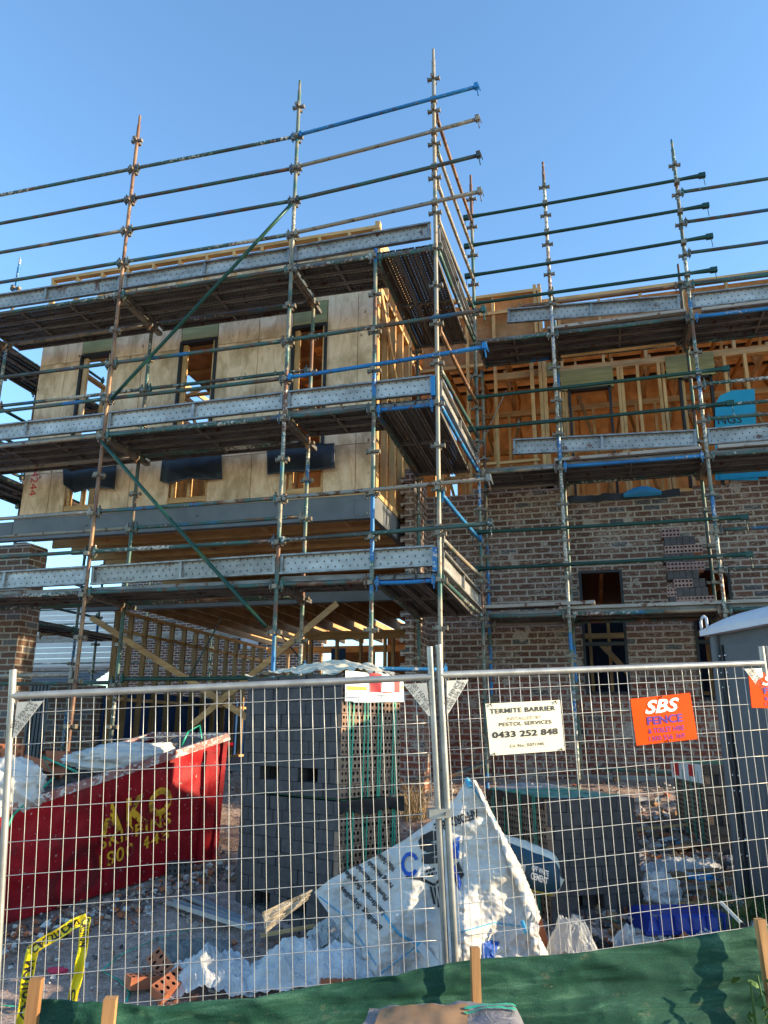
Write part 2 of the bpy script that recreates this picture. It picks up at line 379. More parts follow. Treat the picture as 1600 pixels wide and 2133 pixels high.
M_LYEL = mottled('label_yellow', (.75, .52, .02), (.8, .6, .03), 5, .5, bump=0)
M_SIGNW = mottled('cream_sign', (.74, .67, .50), (.80, .73, .57), 5, .5, bump=0)
M_INK = mottled('black_ink', (.018, .018, .02), (.035, .035, .04), 15, .6, bump=0)
M_INKB = mottled('blue_ink', (.01, .06, .32), (.02, .10, .42), 12, .6, bump=0)
M_ORANGE = mottled('orange_sign', (.80, .060, .003), (.86, .075, .004), 4, .6, bump=0, spec=.08)
M_PURPLE = mottled('purple_ink', (.05, .012, .22), (.07, .015, .28), 10, .5, bump=0)
M_WHITE = mottled('white_ink', (.8, .8, .8), (.86, .86, .86), 5, .5, bump=0)
M_TOIL = mottled('grey_toilet_plastic', (.085, .092, .105), (.105, .112, .125), 3, .5, spots=(.16, .15, .14), spotsc=18, spotat=.74, bump=.15)
M_TOILR = mottled('pale_toilet_roof', (.50, .52, .60), (.58, .60, .66), 4, .45)
M_TOILD = mottled('toilet_dark_trim', (.02, .02, .023), (.04, .04, .045), 8, .4)
M_WEATH = mottled('weatherboard_paint', (.55, .56, .56), (.62, .63, .62), 3, .7)
M_TILE = mottled('grey_roof_tile', (.09, .10, .115), (.15, .16, .175), 7, .6)
M_BLUEPL = mottled('blue_crate_plastic', (.008, .02, .20), (.015, .045, .30), 5, .45, spots=(.16, .14, .14), spotsc=9, spotat=.62)
M_CEMB = mottled('navy_bag_print', (.006, .035, .075), (.012, .055, .10), 8, .5)
M_CEMY = mottled('yellow_bag_print', (.50, .48, .03), (.62, .58, .06), 8, .5)
M_CEMW = mottled('pale_bag_film', (.50, .52, .47), (.64, .65, .60), 6, .4)
M_TAPEY = mottled('caution_tape_yellow', (.72, .55, .01), (.85, .68, .02), 8, .35, bump=0, spec=.6)
M_CARD = mottled('cardboard', (.20, .115, .06), (.30, .18, .10), 7, .9)
M_CHARD = mottled('broken_board', (.17, .15, .14), (.30, .27, .25), 8, .9)
M_MORT = mottled('dried_mortar', (.38, .35, .33), (.56, .53, .50), 15, .95)
M_CONC = mottled('slab_concrete', (.26, .25, .24), (.36, .35, .33), 7, .9)
M_PLANK = mottled('old_timber_plank', (.26, .23, .20), (.42, .38, .33), 6, .85, spots=(.14, .06, .04), spotsc=8, spotat=.6, sc=(.4, 4, 4))
M_AQUA = mottled('aqua_banner_print', (.01, .27, .46), (.015, .33, .52), 3, .5, bump=.05)
M_PEBT = mottled('torn_blue_film', (.02, .18, .42), (.03, .26, .52), 5, .4)
M_PINK = mottled('pink_rag', (.5, .03, .08), (.6, .05, .1), 7, .8)
def fabric(name, c1, c2, wave=500, trans=.25):
    n = NT(name, .55, 0, .35)
    c = n.ramp(n.noise(6, 4, .6), [(.3, c1), (.7, c2)])
    n.col(c)
    w = n.node('ShaderNodeTexWave'); w.inputs['Scale'].default_value = wave / 10; n.L(n.obj, w.inputs['Vector'])
    h = n.math('ADD', n.math('MULTIPLY', w.outputs[1], .15), n.noise(9, 6, .6, dist=.6))
    n.bump(h, .35, .010)
    if trans:
        tl = n.node('ShaderNodeBsdfTranslucent'); n.L(c, tl.inputs[0]); ms = n.node('ShaderNodeMixShader'); ms.inputs[0].default_value = trans
        out = n.t.nodes['Material Output']; n.L(n.b.outputs[0], ms.inputs[1]); n.L(tl.outputs[0], ms.inputs[2]); n.L(ms.outputs[0], out.inputs[0])
    return n.m
M_BAG = fabric('woven_white_bag', (.60, .58, .56), (.70, .69, .67))
M_BAGB = mottled('bag_blue_stitching', (.05, .30, .50), (.10, .40, .58), 12, .6, bump=0)
def cloth_mat():
    n = NT('green_shade_cloth', .8, 0, .2)
    c = n.ramp(n.noise(2.2, 7, .72, sc=(1, 1, 7), dist=.9), [(.34, (.007, .043, .030)), (.52, (.013, .068, .045)), (.66, (.045, .125, .085))])
    w = n.noise(420, 2, .5, sc=(1, 1, .35)); c = n.mix(1., c, n.ramp(w, [(.3, .6), (.7, 1.35)]), 'MULTIPLY')
    c = n.mix(n.ramp(n.noise(3.2, 6, .75, sc=(1, 1, 2)), [(.60, 0.), (.66, .45)]), c, (.15, .15, .10))
    c = n.mix(n.ramp(n.noise(11, 5, .75, sc=(1, 1, 1.6), dist=2.5), [(.70, 0.), (.72, .7)]), c, (.30, .36, .26))
    n.col(c); n.bump(w, .6, .004)
    tl = n.node('ShaderNodeBsdfTranslucent'); n.L(c, tl.inputs[0]); ms = n.node('ShaderNodeMixShader'); ms.inputs[0].default_value = .12
    out = n.t.nodes['Material Output']; n.L(n.b.outputs[0], ms.inputs[1]); n.L(tl.outputs[0], ms.inputs[2]); n.L(ms.outputs[0], out.inputs[0])
    return n.m
M_CLOTH = cloth_mat()
def film_mat(name, tint=(.62, .64, .66), alpha=.55, rough=.28):
    n = NT(name, rough, 0, .6); n.col(n.ramp(n.noise(5, 5, .6), [(.35, tuple(x*.75 for x in tint)), (.7, tint)]))
    n.bump(n.noise(11, 6, .65, dist=1.2), .8, .03)
    tr = n.node('ShaderNodeBsdfTransparent'); ms = n.node('ShaderNodeMixShader'); out = n.t.nodes['Material Output']
    n.L(n.ramp(n.noise(4, 4, .6), [(.3, alpha - .2), (.7, alpha + .2)]), ms.inputs[0]); n.L(tr.outputs[0], ms.inputs[1]); n.L(n.b.outputs[0], ms.inputs[2]); n.L(ms.outputs[0], out.inputs[0])
    return n.m
M_FILM = film_mat('clear_plastic_film'); M_FILM2 = film_mat('milky_plastic_film', (.66, .67, .68), .85, .35)
def ground_mat():
    n = NT('site_dirt', .95, 0, .15)
    geo = n.node('ShaderNodeNewGeometry'); P = geo.outputs['Position']
    a = n.noise(.9, 6, .65, vec=P); b = n.noise(9, 6, .7, vec=P); c_ = n.noise(60, 4, .7, vec=P)
    c = n.ramp(a, [(.30, (.17, .085, .058)), (.40, (.42, .295, .24)), (.56, (.60, .465, .40))])
    c = n.mix(n.ramp(b, [(.35, .6), (.6, 0.)]), c, (.17, .11, .085))
    c = n.mix(n.ramp(n.noise(22, 5, .7, vec=P), [(.60, 0.), (.64, .85)]), c, (.42, .39, .37))
    c = n.mix(n.ramp(c_, [(.40, .45), (.55, 0.)]), c, (.06, .045, .035))
    n.col(c); h = n.math('ADD', n.math('MULTIPLY', b, 1.), n.math('MULTIPLY', c_, .35)); n.bump(h, .9, .04)
    return n.m
M_GROUND = ground_mat()

# ------------------------------------------------------------------ ground
def build_ground():
    mb = MB()
    xs = [-90, -50, -30, -20, -14] + [-10 + .14 * i for i in range(115)] + [8, 12, 20, 40, 90]
    ys = [-30, -16, -10] + [-7.5 + .12 * i for i in range(92)] + [4.5, 6, 9, 14, 22, 40, 70, 120]
    def h(x, y):
        z = gz(x, y)
        if -10 < x < 7 and -7.4 < y < 3.6:
            z += .035 * fbm(x * 1.1, y * 1.1, 3) + .022 * fbm(x * 5, y * 5, 9) - .01
        return z
    vs = [(x, y, h(x, y)) for y in ys for x in xs]; n = len(xs)
    fs = [(j*n+i, j*n+i+1, (j+1)*n+i+1, (j+1)*n+i) for j in range(len(ys)-1) for i in range(n-1)]
    mb.add(vs, fs, True); o = mb.build('ground', M_GROUND); tag(o, kind='structure')
build_ground()

# ------------------------------------------------------------------ scaffold kit
def std_mesh(L, tiers, mat, name='standard', spigot=True, r=.0242):
    mb = MB(); top = L - (.17 if spigot else 0)
    mb.tube((0, 0, 0), (0, 0, top), r, 12)
    if spigot: mb.tube((0, 0, top), (0, 0, L), r * .74, 10)
    for z in tiers:
        if z < .1 or z > top - .02: continue
        mb.mi = 1
        for sx, sy in ((1, 0), (-1, 0), (0, 1), (0, -1)):
            # V pressing: two plates meeting in a wedge pocket
            px, py = -sy, sx
            c = .048
            mb.box((sx * c, sy * c, z), (.050 if sx else .034, .050 if sy else .034, .034))
            mb.box((sx * .074 , sy * .074, z), (.010 if sx else .052, .010 if sy else .052, .046))
        mb.mi = 0
    return mb.mesh(name, [mat, M_CLAMP if mat is not TM['blue'] else TM['blue']])
def tube_mesh(L, mat, r=.0242, ends='wedge', name='ledger'):
    mb = MB()
    mb.path([(.05 + (L - .1) * k / 8, .004 * math.sin(3.1 * k / 8) * (1 if int(L * 1000) % 2 else -1), -.006 * math.sin(3.1416 * k / 8)) for k in range(9)], r, 12)
    if ends == 'wedge':
        for x, s in ((.035, 1), (L - .035, -1)):
            mb.box((x, 0, .0), (.040, .050, .075)); mb.bar((x, 0, .075), (x - s*.004, 0, -.085), .010, .028, (0, 1, 0))
    elif ends == 'hook':
        mb.box((.035, 0, 0), (.04, .05, .075))
        mb.box((L - .03, 0, .01), (.05, .055, .075)); mb.bar((L - .03, 0, .03), (L - .02, 0, -.13), .012, .030, (0, 1, 0)); mb.bar((L - .005, 0, .03), (L + .012, 0, -.07), .010, .02, (0, 1, 0))
    elif ends == 'flat':
        for x0, x1 in ((.0, .32), (L, L - .32)):
            mb.tube((x1, 0, 0), (x0 + (.09 if x0 < .1 else -.09), 0, 0), r, 10, .033); s = 1 if x0 < .1 else -1
            mb.box((x0 + s * .045, 0, 0), (.09, .060, .066)); mb.tube((x0 + s*.03, 0, .02), (x0 + s*.02, 0, -.17), .005, 6)
    return mb.mesh(name, mat)
def plank_mesh(L, w=.225):
    mb = MB(); h = .058; t = .003
    mb.mi = 0; mb.box((L/2, w/2, -t/2), (L, w - .006, t))
    mb.mi = 1
    for y in (.0015, w - .0015): mb.box((L/2, y, -h/2), (L, .003, h))
    for y, s in ((.013, 1), (w - .013, -1)): mb.box((L/2, y, -h + .0015), (L, .022, .003))
    for y in (w * .34, w * .66): mb.box((L/2, y, -.010), (L, .016, .012))
    n = max(2, int(L / .8))
    for i in range(n + 1):
        x = .03 + (L - .06) * i / n; mb.box((x, w/2, -.030), (.028, w - .012, .044))
    return mb.mesh('deck_plank', [M_PL_TOP, M_PL_SIDE])
def toe_mesh(L, w=.225):
    mb = MB(); h = .050
    mb.mi = 0; mb.box((L/2, w/2, -.0015), (L, w - .006, .003))
    mb.mi = 1
    for y in (.0015, w - .0015): mb.box((L/2, y, -h/2), (L, .003, h))
    for y in (.010, w - .010): mb.box((L/2, y, -h + .0015), (L, .018, .003))
    n = max(1, round(L / 1.2))
    for i in range(n + 1):
        x = .02 + (L - .04) * i / n; mb.box((x, w/2, -.020), (.032, w - .012, .034))
    return mb.mesh('toe_board', [M_TB, M_TBF])
_mc = {}
def cached(fn, *a, **k):
    key = (fn.__name__, a, tuple(sorted(k.items())))
    if key not in _mc: _mc[key] = fn(*a, **k)
    return _mc[key]
RCH = ['mix', 'dark', 'dark', 'mix', 'light', 'dark']
def rail(root, a, b, mat=None, ends='wedge', name='ledger', r=.0242):
    a = Vector(a); b = Vector(b); L = round((b - a).length, 3)
    me = cached(tube_mesh, L, TM[mat or R.choice(RCH)], r, ends, name)
    return link(name, me, root, None, frame(a, b - a))
def standard(root, x, y, z0, ztop, tiers, mat, spigot=True):
    me = cached(std_mesh, round(ztop - z0, 3), tuple(round(t - z0, 3) for t in tiers), TM[mat], 'standard', spigot)
    return link('standard', me, root, None, Matrix.Translation((x, y, z0)) @ Matrix.Rotation(R.choice((0, 0, 0)), 4, 'Z'))
def plank(root, a, b, w=.225):
    a = Vector(a); b = Vector(b); L = round((b - a).length, 2)
    return link('deck_plank', cached(plank_mesh, L, w), root, None, frame(a, b - a))
def toe(root, a, b, inward, w=.225):
    """a plank on edge; the hollow side faces away from inward"""
    a = Vector(a); b = Vector(b); L = round((b - a).length, 2)
    up = Vector((0, 0, w + R.uniform(-.012, .014))); return link('toe_board', cached(toe_mesh, L, w), root, None, frame(a + up, b - a + Vector((0, 0, R.uniform(-.018, .018))), Vector(inward) + Vector((0, 0, R.uniform(-.06, .06)))))
TZ = [9.95 - .495 * i for i in range(20)]
TR = [9.86 - .495 * i for i in range(20)]
def clamp(mb, p, ax=(0, 1, 0)):
    mb.box(p, (.07, .085, .06)); mb.tube(Vector(p) + Vector((.03, -.05, .03)), Vector(p) + Vector((.03, .05, .03)), .009, 6)

def front_scaffold():
    r = empty('scaffold', (-3.2, .4, gz(-3, .4)), 'long two-bay tube scaffold with three steel decks in front of the plywood-clad wing', 'scaffold')
    base = lambda x, y: gz(x, y) - .02
    S = [(-6.68, 'dark'), (-4.24, 'rust'), (-1.82, 'std')]
    for x, m in S: standard(r, x, 0, base(x, 0), 10.38, TZ, m)
    standard(r, -.735, 0, base(-.7, 0), 7.60, TZ, 'std', False)
    for x in (-4.24, -1.82): standard(r, x, .8, base(x, .8), 7.62, TZ, 'std' if x > -3 else 'dark', False)
    standard(r, -6.68, .8, base(-6.7, .8), 9.0, TZ, 'std')
    bays = [(-6.68, -4.24), (-4.24, -1.82)]
    mats = {1: ('mix', 'dark'), 2: ('dark', 'dark'), 3: ('mix', 'dark'), 4: ('dark', 'mix'), 7: ('dark', 'mix'), 8: ('mix', 'dark'), 11: ('light', 'mix'), 12: ('dark', 'dark')}
    for i, mm in mats.items():
        for k, (a, b) in enumerate(bays): rail(r, (a + .03, 0, TZ[i] + .035), (b - .03, 0, TZ[i] + .035), mm[k])
    for i in (7, 11):
        for a, b in bays + [(-1.82, -.735)][:0]: rail(r, (a + .03, .8, TZ[i] + .035), (b - .03, .8, TZ[i] + .035))
    for i in (5, 9, 13):
        for a, b in bays + [(-1.82, -.735)]:
            rail(r, (a + .03, 0, TZ[i] + .03), (b - .03, 0, TZ[i] + .03), 'dark' if i == 5 else None)
            if b < -1: rail(r, (a + .03, .8, TZ[i] + .03), (b - .03, .8, TZ[i] + .03))
        for x in (-6.68, -4.24, -1.82):
            rail(r, (x, .03, TZ[i] + .0), (x, .77, TZ[i] + .0), 'rust', name='transom', r=.022)
            mb = MB(); mb.bar((x, .04, TZ[i] - .0), (x, 1.02, TZ[i] - .0), .07, .05); mb.build('transom_shelf', M_PL_SIDE, r)
        z = TZ[i] + .098
        for a, b in bays:
            for k in range(3): plank(r, (a + .015, .055 + k * .238, z + R.uniform(-.004, .006)), (b - .015, .055 + k * .238, z + R.uniform(-.004, .01)))
            plank(r, (a + .05, .80, z - .01), (b - .05, .80, z - .01), .20)
        for k in range(3): plank(r, (-1.80, .055 + k * .238, z + .03), (-.76, .055 + k * .238, z + .02))
        zt = TZ[i] + .115
        toe(r, (-6.60, .05, zt), (-4.27, .05, zt + .01), (0, 1, 0)); toe(r, (-4.21, .05, zt + .01), (-1.86, .05, zt + .03), (0, 1, 0))
        toe(r, (-1.80, .045, zt + .02), (-.06, .045, zt + .04), (0, 1, 0))
    # diagonal braces and the low pipes
    rail(r, at(612, 420, Y=-.06), at(225, 838, Y=-.06), 'brace', 'none', 'diagonal_brace', .0225)
    rail(r, at(207, 915, Y=-.06), at(560, 1312, Y=-.06), 'brace', 'none', 'diagonal_brace', .0225)
    rail(r, (-4.2, .8, 2.60), (-1.9, .8, 2.60), 'brace', name='ledger'); rail(r, (-6.7, .0, 2.60), (-4.27, .0, 2.60), 'light')
    rail(r, (-6.7, .8, 2.56), (-4.27, .8, 2.56), 'dark')
    tag(rail(r, (-1.8, .8, 2.72), (-.2, 1.5, 2.72), 'blue'))
    return r
front_scaffold()

def corner_scaffold():
    r = empty('scaffold', (-.2, 1.1, gz(-.2, 1.1)), 'narrow scaffold bay at the corner with sunlit side rails, running back from the tallest pole', 'scaffold')
    standard(r, 0, 0, gz(0, 0) - .02, 10.42, TZ, 'light')
    standard(r, .12, 2.29, gz(0, 2.3) - .02, 10.30, TR, 'std')
    standard(r, .11, 3.04, 1.42, 7.35, TR, 'std', False)
    standard(r, -.735, 2.29, gz(-.7, 2.3), 7.5, TR, 'dark', False)
    tips = {1: 9.639, 2: 9.157, 3: 8.631, 4: 8.119, 7: 6.554, 8: 6.096, 11: 4.563, 12: 4.077}
    cm = {1: 'blue', 2: 'light', 3: 'dark', 4: 'light', 7: 'dark', 8: 'blue', 11: 'light', 12: 'dark'}
    mb = MB()
    for i, z in tips.items():
        a = Vector((-1.80, -.02, TZ[i] + .03)); b = Vector((.575, -.06, z)); rail(r, a, b, cm[i], 'hook')
        q = a.lerp(b, 1.80 / 2.375); mb = MB(); clamp(mb, (q.x, q.y + .03, q.z)); mb.build('coupler', M_CLAMP, r)
    sm = {1: 'rust', 2: 'light', 3: 'light', 4: 'light', 7: 'rust', 8: 'dark', 11: 'blue', 12: 'light'}
    for i, m in sm.items(): rail(r, (.02, .03, TZ[i] - .04), (.13, 2.27, TR[i] + .05), m)
    for i in (5, 9, 13):
        rail(r, (.01, .03, TZ[i] + .03), (.12, 2.27, TR[i] + .03), 'blue' if i == 9 else 'dark')
        rail(r, (-.735, .03, TZ[i] + .03), (-.735, 2.27, TR[i] + .03))
        rail(r, (-.71, 0, TZ[i]), (-.03, 0, TZ[i]), 'blue' if i > 5 else 'dark', name='transom', r=.022)
        z = TZ[i] + .095
        for k in range(3): plank(r, (-.03 - k * .238, .03, z), (-.0 - k * .238, 2.30, z - .09))
        toe(r, (.0, .06, TZ[i] + .12), (.08, 2.24, TR[i] + .12), (-1, 0, 0))
    mb = MB(); mb.box((-.045, -.0, TZ[9] + .22), (.045, .07, .24)); mb.box((-.045, 0, TZ[13] + .22), (.045, .07, .26))
    mb.build('toe_board_bracket', TM['blue'], r)
corner_scaffold()

def right_scaffold():
    r = empty('scaffold', (3, 2.6, gz(3, 2.6)), 'set-back scaffold with dark green guard rails in front of the brick wall', 'scaffold')
    for x, m in ((1.22, 'std'), (3.06, 'std'), (4.9, 'dark'), (6.7, 'dark')): standard(r, x, 2.29, gz(x, 2.3) - .02, 10.31, TR, m)
    for x, zt, m in ((1.24, 8.62, 'std'), (3.07, 8.72, 'dark'), (4.9, 8.7, 'std')): standard(r, x, 3.04, 1.42, zt, TR, m)
    for (z1, z2) in ((9.51, 9.58), (9.01, 9.08), (8.50, 8.585), (8.03, 8.06), (6.54, 6.59), (6.07, 6.10), (4.58, 4.58), (4.08, 4.11)):
        rail(r, (.0, 2.235, z1), (3.44, 2.235, z2), 'green', 'flat')
    for x in (1.22, 3.06):
        for z in (9.55, 9.06, 8.56, 8.05, 6.58, 6.1, 4.58, 4.1): mb = MB(); clamp(mb, (x, 2.255, z)); mb.build('coupler', M_CLAMP, r)
    for i in (1, 2, 3, 4, 7, 8, 11, 12):
        rail(r, (3.09, 2.29, TR[i] + .035), (4.87, 2.29, TR[i] + .035), 'dark'); rail(r, (4.93, 2.29, TR[i] + .035), (6.67, 2.29, TR[i] + .035), 'dark')
    rail(r, (.6, 3.04, TR[7] + .02), (3.04, 3.04, TR[7] + .02), 'mix'); rail(r, (3.1, 3.04, TR[7] + .02), (4.9, 3.04, TR[7] + .02), 'dark')
    rail(r, (.7, 3.04, TR[3] - .02), (3.04, 3.04, TR[3] - .02), 'rust')
    rail(r, (3.1, 3.04, TR[3]), (4.9, 3.04, TR[3] ), 'mix')
    xs = (.12, 1.22, 3.06, 4.9, 6.7)
    for i in (5, 9, 13):
        for a, b in zip(xs, xs[1:]):
            rail(r, (a + .03, 2.29, TR[i] + .03), (b - .03, 2.29, TR[i] + .03), 'blue' if (a > 1 and a < 2 and i == 9) or (a > 3 and i == 5) else None)
            rail(r, (a + .03, 3.04, TR[i] + .03), (b - .03, 3.04, TR[i] + .03))
            for k in range(3): plank(r, (a + .01, 2.345 + k * .238, TR[i] + .10 + R.uniform(-.004, .012)), (b - .01, 2.345 + k * .238, TR[i] + .10))
        for x in xs[1:]:
            rail(r, (x, 2.32, TR[i]), (x, 3.01, TR[i]), 'rust', name='transom', r=.022)
            mb = MB(); mb.bar((x, 2.33, TR[i]), (x, 3.18, TR[i]), .07, .05); mb.build('transom_shelf', M_PL_SIDE, r)
    for i, a, b in ((5, .60, 2.95), (9, .60, 2.97)): toe(r, (a, 2.35, TR[i] + (.30 if i == 5 else .26)), (b, 2.35, TR[i] + .17), (0, 1, 0))
    for i in (5, 9): toe(r, (3.09, 2.35, TR[i] + .17), (5.5, 2.35, TR[i] + .17), (0, 1, 0))
    for z, m in ((TR[9] + .14, M_PLANK), (TR[5] + .14, M_PLANK)):
        mb = MB(); mb.bar((1.15, 2.40, z), (3.0, 2.37, z), .22, .04); mb.bar((3.2, 2.40, z), (5.5, 2.40, z), .22, .04); mb.build('timber_plank', m, r)
    mb = MB(); mb.bar((.15, 2.40, TR[13] + .16), (1.55, 2.36, TR[13] + .17), .225, .042); mb.bar((1.1, 2.42, TR[13] + .115), (5.6, 2.36, TR[13] + .13), .225, .04); mb.build('timber_plank', M_PLANK, r)
    mb = MB(); mb.bar((1.3, 2.9, TR[5] - .03), (2.9, 2.9, TR[5] - .02), .03, .035); mb.build('timber_batten', M_PX, r)
right_scaffold()

def left_scaffold():
    r = empty('scaffold', (-7.1, 2.0, gz(-7, 2)), 'scaffold return at the left edge, seen against the sky beside the plywood wall', 'scaffold')
    for x, y in ((-7.44, 0), (-7.44, 2.4), (-6.70, 3.2), (-7.44, 4.8)): standard(r, x, y, gz(x, y) - .02, 7.6, TZ, R.choice(['dark', 'std']))
    for i in (3, 4, 7, 8, 11, 12):
        rail(r, (-7.44, .03, TZ[i]), (-7.44, 2.37, TZ[i]), 'light' if i in (4, 3) else 'dark'); rail(r, (-7.44, 2.43, TZ[i]), (-7.44, 4.77, TZ[i]), 'green')
        if i in (4, 7, 8): rail(r, (-6.70, .83, TZ[i] + .04), (-6.70, 3.17, TZ[i] + .04), 'green')
    for i in (1, 2, 3, 4, 7, 8, 11, 12): rail(r, (-7.41, 0, TZ[i] + .03), (-6.71, 0, TZ[i] + .03))
    for i in (5, 9, 13):
        rail(r, (-6.70, .83, TZ[i] + .03), (-6.70, 3.17, TZ[i] + .03)); rail(r, (-7.44, .03, TZ[i] + .03), (-7.44, 2.37, TZ[i] + .03))
        for k in range(3): plank(r, (-6.76 - k * .238, .03, TZ[i] + .10), (-6.76 - k * .238, 4.7, TZ[i] + .10))
        rail(r, (-7.41, 3.2, TZ[i]), (-6.73, 3.2, TZ[i]), 'rust', name='transom')
left_scaffold()

# ------------------------------------------------------------------ the house
H = empty('house', (-.9, 3.4, 1.44), 'unfinished two-storey brick and timber frame house with plywood-clad upper wing', 'house')
def wall_boxes(mb, x0, x1, z0, z1, y0, y1, holes=()):
    xs = sorted({x0, x1, *[h[0] for h in holes], *[h[1] for h in holes]})
    for a, b in zip(xs, xs[1:]):
        hs = sorted([(h[2], h[3]) for h in holes if h[0] <= a + 1e-6 and h[1] >= b - 1e-6]); z = z0
        for c, d in hs:
            if c > z: mb.box2((a, y0, z), (b, y1, c))
            z = d
        if z < z1: mb.box2((a, y0, z), (b, y1, z1))
def part(name, mat, fn, parent=None):
    mb = MB(); fn(mb); return mb.build(name, mat, parent or H)
def studs(parent, pts, z0, z1, mat=None, w=.045, d=.09, axis='x'):
    for x, y in pts:
        mb = MB(); mb.box2((x - (w/2 if axis == 'x' else d/2), y - (d/2 if axis == 'x' else w/2), z0), (x + (w/2 if axis == 'x' else d/2), y + (d/2 if axis == 'x' else w/2), z1))
        mb.build('stud', mat or M_PZ, parent)

FY = 1.2
# --- plywood front of the upper wing
WX = [(-5.66, -5.11), (-4.00, -3.41), (-2.27, -1.755)]
panels = [(-6.38, -5.66), (-5.11, -4.00), (-3.41, -2.27), (-1.755, -1.07)]
for a, b in panels:
    part('backing_stud', M_PZ, lambda mb: mb.box2((a + .003, FY + .02, 4.96), (b - .003, FY + .03, 7.98)))
    zs = [4.955, 5.55 + R.uniform(-.05, .08), 7.30 + R.uniform(-.04, .04), 8.0]
    mid = (a + b) / 2 + R.uniform(-.1, .1)
    for z0, z1 in zip(zs, zs[1:]):
        part('plywood_panel', M_PLY, lambda mb: (mb.box2((a + .002, FY, z0 + .004), (mid - .004, FY + .012, z1 - .004)), mb.box2((mid + .004, FY + .001, z0 + .004), (b - .002, FY + .013, z1 - .004))))
part('plywood_panel', M_PLY, lambda mb: mb.box2((-6.39, FY + .02, 4.955), (-6.375, 8.4, 5.5)))
for k, (a, b) in enumerate(WX):
    part('lintel', M_LVL, lambda mb: mb.box2((a + .01, FY - .004, 7.43), (b - .01, FY + .05, 7.76)))
    part('plywood_panel', M_PLY, lambda mb: mb.box2((a, FY, 7.77), (b, FY + .012, 8.0)))
    w = part('window', M_BLACK, lambda mb: (mb.box2((a, FY - .03, 5.60), (a + .035, FY + .09, 7.40)), mb.box2((b - .035, FY - .03, 5.60), (b, FY + .09, 7.40)),
        mb.box2((a + .035, FY - .03, 7.365), (b - .035, FY + .09, 7.40)), mb.box2((a + .035, FY - .03, 5.60), (b - .035, FY + .09, 5.64))))
    mb = MB(); mb.box2((b - .055, FY - .025, 5.64), (b - .036, FY + .08, 7.36)); mb.box2((a + .036, FY + .02, 5.64), (a + .10, FY + .075, 7.36)); mb.build('reveal', M_PLY if k == 0 else M_PZ, w)
    part('sill_framing', M_PX, lambda mb: (mb.box2((a + .01, FY + .01, 5.50), (b - .01, FY + .09, 5.555)), mb.box2((a + .005, FY + .01, 4.97), (b - .005, FY + .09, 5.045)),
        mb.box2((a + .03, FY + .02, 5.05), (a + .07, FY + .09, 5.5)), mb.box2(((a + b)/2 - .02, FY + .02, 5.05), ((a + b)/2 + .02, FY + .09, 5.5)), mb.box2((b - .04, FY + .02, 5.05), (b - .005, FY + .09, 5.5))))
def flap(pts_top, pts_bot, seed, label):
    mb = MB()
    def fn(u, v):
        n = len(pts_top) - 1
        i = min(int(u * n), n - 1); f = u * n - i
        tx = pts_top[i][0] * (1-f) + pts_top[i+1][0] * f; ty = pts_top[i][1] * (1-f) + pts_top[i+1][1] * f
        bx = pts_bot[i][0] * (1-f) + pts_bot[i+1][0] * f; by = pts_bot[i][1] * (1-f) + pts_bot[i+1][1] * f
        d = .03 + .03 * math.sin(u * 7 + seed) * v + .035 * v * crease(u * 2.2, v * .8, seed, 2) * .5 + .05 * v * (1 - abs(2*u-1))
        return at(tx + (bx - tx) * v, ty + (by - ty) * v, Y=FY - .02 - max(.0, d))
    mb.grid(fn, 60, 14); o = mb.build('window_flashing', M_DPC, H); sol = o.modifiers.new('t', 'SOLIDIFY'); sol.thickness = .004
    o['label'] = label
flap([(131, 972), (150, 981), (185, 974), (215, 973), (243, 969)], [(132, 1010), (155, 1027), (185, 1019), (215, 1016), (239, 1020)], 1, 'torn black flashing flap under the leftmost window')
flap([(338, 957), (355, 957), (395, 950), (430, 946), (462, 947)], [(333, 1002), (352, 1009), (392, 997), (430, 1000), (463, 998)], 4, 'black flashing flap with white curl under the middle window')
flap([(556, 938), (600, 931), (640, 926), (668, 925), (697, 923)], [(557, 989), (600, 984), (640, 982), (668, 978), (698, 975)], 8, 'wide flat black flashing flap under the right window')
# red sprayed numbers
def spray(mb):
    def fn(x, y): return Vector((-6.26 + .12 * y, FY - .006, 5.62 - .38 * x))
    put_text(mb, '4244', fn, 0, 1, 0, 1)
part('spray_mark', mottled('red_spray', (.5, .02, .03), (.65, .08, .09), 30, .7, bump=0), spray)
# parapet frame over the wing
def parapet(mb):
    mb.box2((-6.40, FY - .005, 8.80), (-1.03, FY + .085, 8.85)); mb.box2((-6.40, FY, 8.02), (-1.03, FY + .085, 8.06)); mb.box2((-6.38, FY + .3, 8.40), (-1.03, FY + .38, 8.44))
PF = part('parapet_frame', M_PX, parapet)
studs(PF, [(-6.37 + .445 * i, FY + .04) for i in range(13)] , 8.06, 8.80, w=.04)
studs(PF, [(-1.06, FY + .05)], 7.6, 8.92, w=.07)
part('parapet_lining', M_PLY, lambda mb: mb.box2((-5.6, FY + .10, 8.02), (-1.08, FY + .112, 8.79)))
